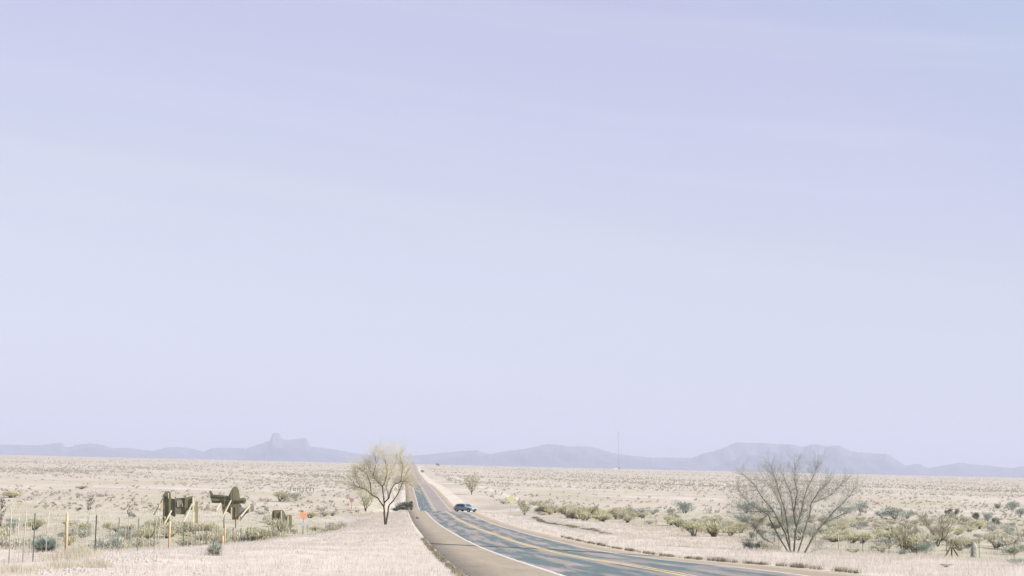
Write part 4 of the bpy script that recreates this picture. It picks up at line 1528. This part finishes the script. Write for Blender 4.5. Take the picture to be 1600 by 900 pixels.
# ------------------------------------------------------------------ grass
def blades(name, n, sampler, hmin, hmax, wd, m, label, lean=.35, clump=0.0):
    """sampler(k) -> X, Y arrays"""
    X, Y = sampler(n)
    n = len(X)
    Z = ground(X, Y)
    H = RNG.uniform(hmin, hmax, n)
    # height varies in drifts
    H *= .6 + .55 * (np.sin(X * .8 + Y * .13) * np.sin(Y * .35 - X * .2) * .5 + .5)
    a = RNG.uniform(0, 2 * np.pi, n)
    la, ll = RNG.uniform(0, 2 * np.pi, n), RNG.uniform(0, lean, n) * H
    W = wd * (.6 + .8 * RNG.random(n)) * np.maximum(1, Y / 60)
    dx, dy = np.cos(a) * W / 2, np.sin(a) * W / 2
    v = np.empty((n, 3, 3))
    v[:, 0] = np.stack([X - dx, Y - dy, Z - .02], -1)
    v[:, 1] = np.stack([X + dx, Y + dy, Z - .02], -1)
    v[:, 2] = np.stack([X + np.cos(la) * ll, Y + np.sin(la) * ll, Z + H], -1)
    f = np.arange(3 * n).reshape(n, 3)
    return tag(link(name, fastmesh(name, v.reshape(-1, 3), f, [m])), label, 'grass', kind='stuff')


def tufty(X, Y, spread, r=.16):
    """pull blades into tufts"""
    n = len(X)
    k = max(1, n // 26)
    j = RNG.integers(0, k, n)
    cx_, cy_ = X[:k], Y[:k]
    m_ = RNG.random(n) < spread
    X = np.where(m_, cx_[j] + RNG.normal(0, r, n), X)
    Y = np.where(m_, cy_[j] + RNG.normal(0, r, n), Y)
    return X, Y


def samp_left(n):
    Y = 26 + 260 * RNG.random(n) ** 2
    wl = WL(Y)
    O_ = -(HL + .15 + (wl + 3 - HL) * RNG.random(n) ** .9)
    return tufty(O_ + XC(Y), Y, .6)


def samp_right(n):
    Y = 45 + 260 * RNG.random(n) ** 1.7
    O_ = HR + .15 + 26 * RNG.random(n)
    X, Y = tufty(O_ + XC(Y), Y, .6)
    o = X - XC(Y)
    keep = (o > HR + .1) & ~((o > 10) & (o < 15.5) & (Y > 175))
    return X[keep], Y[keep]


def samp_plain(n):
    Y = 60 + 300 * RNG.random(n) ** 1.0
    px = RNG.uniform(-40, 1640, n)
    X = (px - 800) / F * Y
    X, Y = tufty(X, Y, .8, .3)
    o = X - XC(Y)
    keep = (o < -WL(Y) - 2) | (o > 22)
    return X[keep], Y[keep]


blades('verge_grass', 150000, samp_left, .07, .24, .009, M['drygrass'], 'soft pale dry grass covering the left embankment')
blades('verge_grass', 130000, samp_right, .10, .34, .009, M['drygrass'], 'soft pale dry grass covering the right verge')
blades('plain_grass', 150000, samp_plain, .15, .42, .014, M['yellowgrass'], 'straw and olive dry grass of the plains behind both fences')


def samp_edge(n):
    # broken line of dark weeds along the right pavement edge and the ditch bank, thin one on the left
    Y1 = RNG.uniform(50, 140, n)
    g = np.sin(Y1 * .9) + np.sin(Y1 * 2.3 + 1) + .5 * np.sin(Y1 * 5.1)
    k1 = (g + .9 * np.sin(Y1 * 11.3) + RNG.normal(0, .6, n)) > np.where(Y1 < 80, .5, .9)
    O1 = HR + .12 + np.abs(RNG.normal(0, .13, n))
    Y2 = RNG.uniform(175, 285, n)
    g2 = np.sin(Y2 * .35) + np.sin(Y2 * .9 + 2)
    O2 = 15.6 + RNG.normal(0, .22, n) + .8 * np.sin(Y2 * .07)
    k2 = (g2 + RNG.normal(0, .7, n)) > .3
    Y3 = RNG.uniform(28, 120, n // 2)
    O3 = -HL - .12 - np.abs(RNG.normal(0, .10, n // 2))
    k3 = (np.sin(Y3 * .8) + np.sin(Y3 * 2.1)) > -.3
    Y = np.concatenate([Y1[k1], Y2[k2], Y3[k3]]); O_ = np.concatenate([O1[k1], O2[k2], O3[k3]])
    return O_ + XC(Y), Y


blades('edge_weeds', 26000, samp_edge, .05, .24, .016, M['darkweed'], 'dark brown weeds lining the pavement edges and the ditch bank', .8)


def samp_yellow(n):
    X, Y = [], []
    for (px, py, r, k) in ((98, 876, .5, .14), (118, 870, .45, .16), (128, 869, .4, .14), (149, 886, .3, .12), (100, 886, .4, .14), (20, 893, .7, .16),
                           (62, 856, .5, .14), (30, 858, .5, .12)):
        p_ = at(px, py)
        m_ = int(n * k)
        X.append(RNG.normal(p_.x, r * .6, m_)); Y.append(RNG.normal(p_.y, r * 1.2, m_))
    return np.concatenate(X), np.concatenate(Y)


blades('yellow_grass', 9000, samp_yellow, .10, .34, .012, M['yellowgrass'], 'yellow grass patches in the pale foreground on the left')

# scattered pebbles on the left foreground
st_v = MB()
for _ in range(200):
    px, py = random.choice([(rnd(55, 135), rnd(884, 898)), (rnd(160, 245), rnd(862, 886)), (rnd(40, 330), rnd(862, 898))])
    p_ = at(px, py)
    r = rnd(.02, .07)
    st_v.tube([p_ - Vector((0, 0, r)), p_ + Vector((rnd(-.01, .01), 0, r * .2)), p_ + Vector((0, 0, r * .8))], [r * .8, r * rnd(.9, 1.4), r * .5], 6)
tag(st_v.build('pebbles', M['stone']), 'grey pebbles strewn in the pale grass at lower left', 'pebbles', kind='stuff')
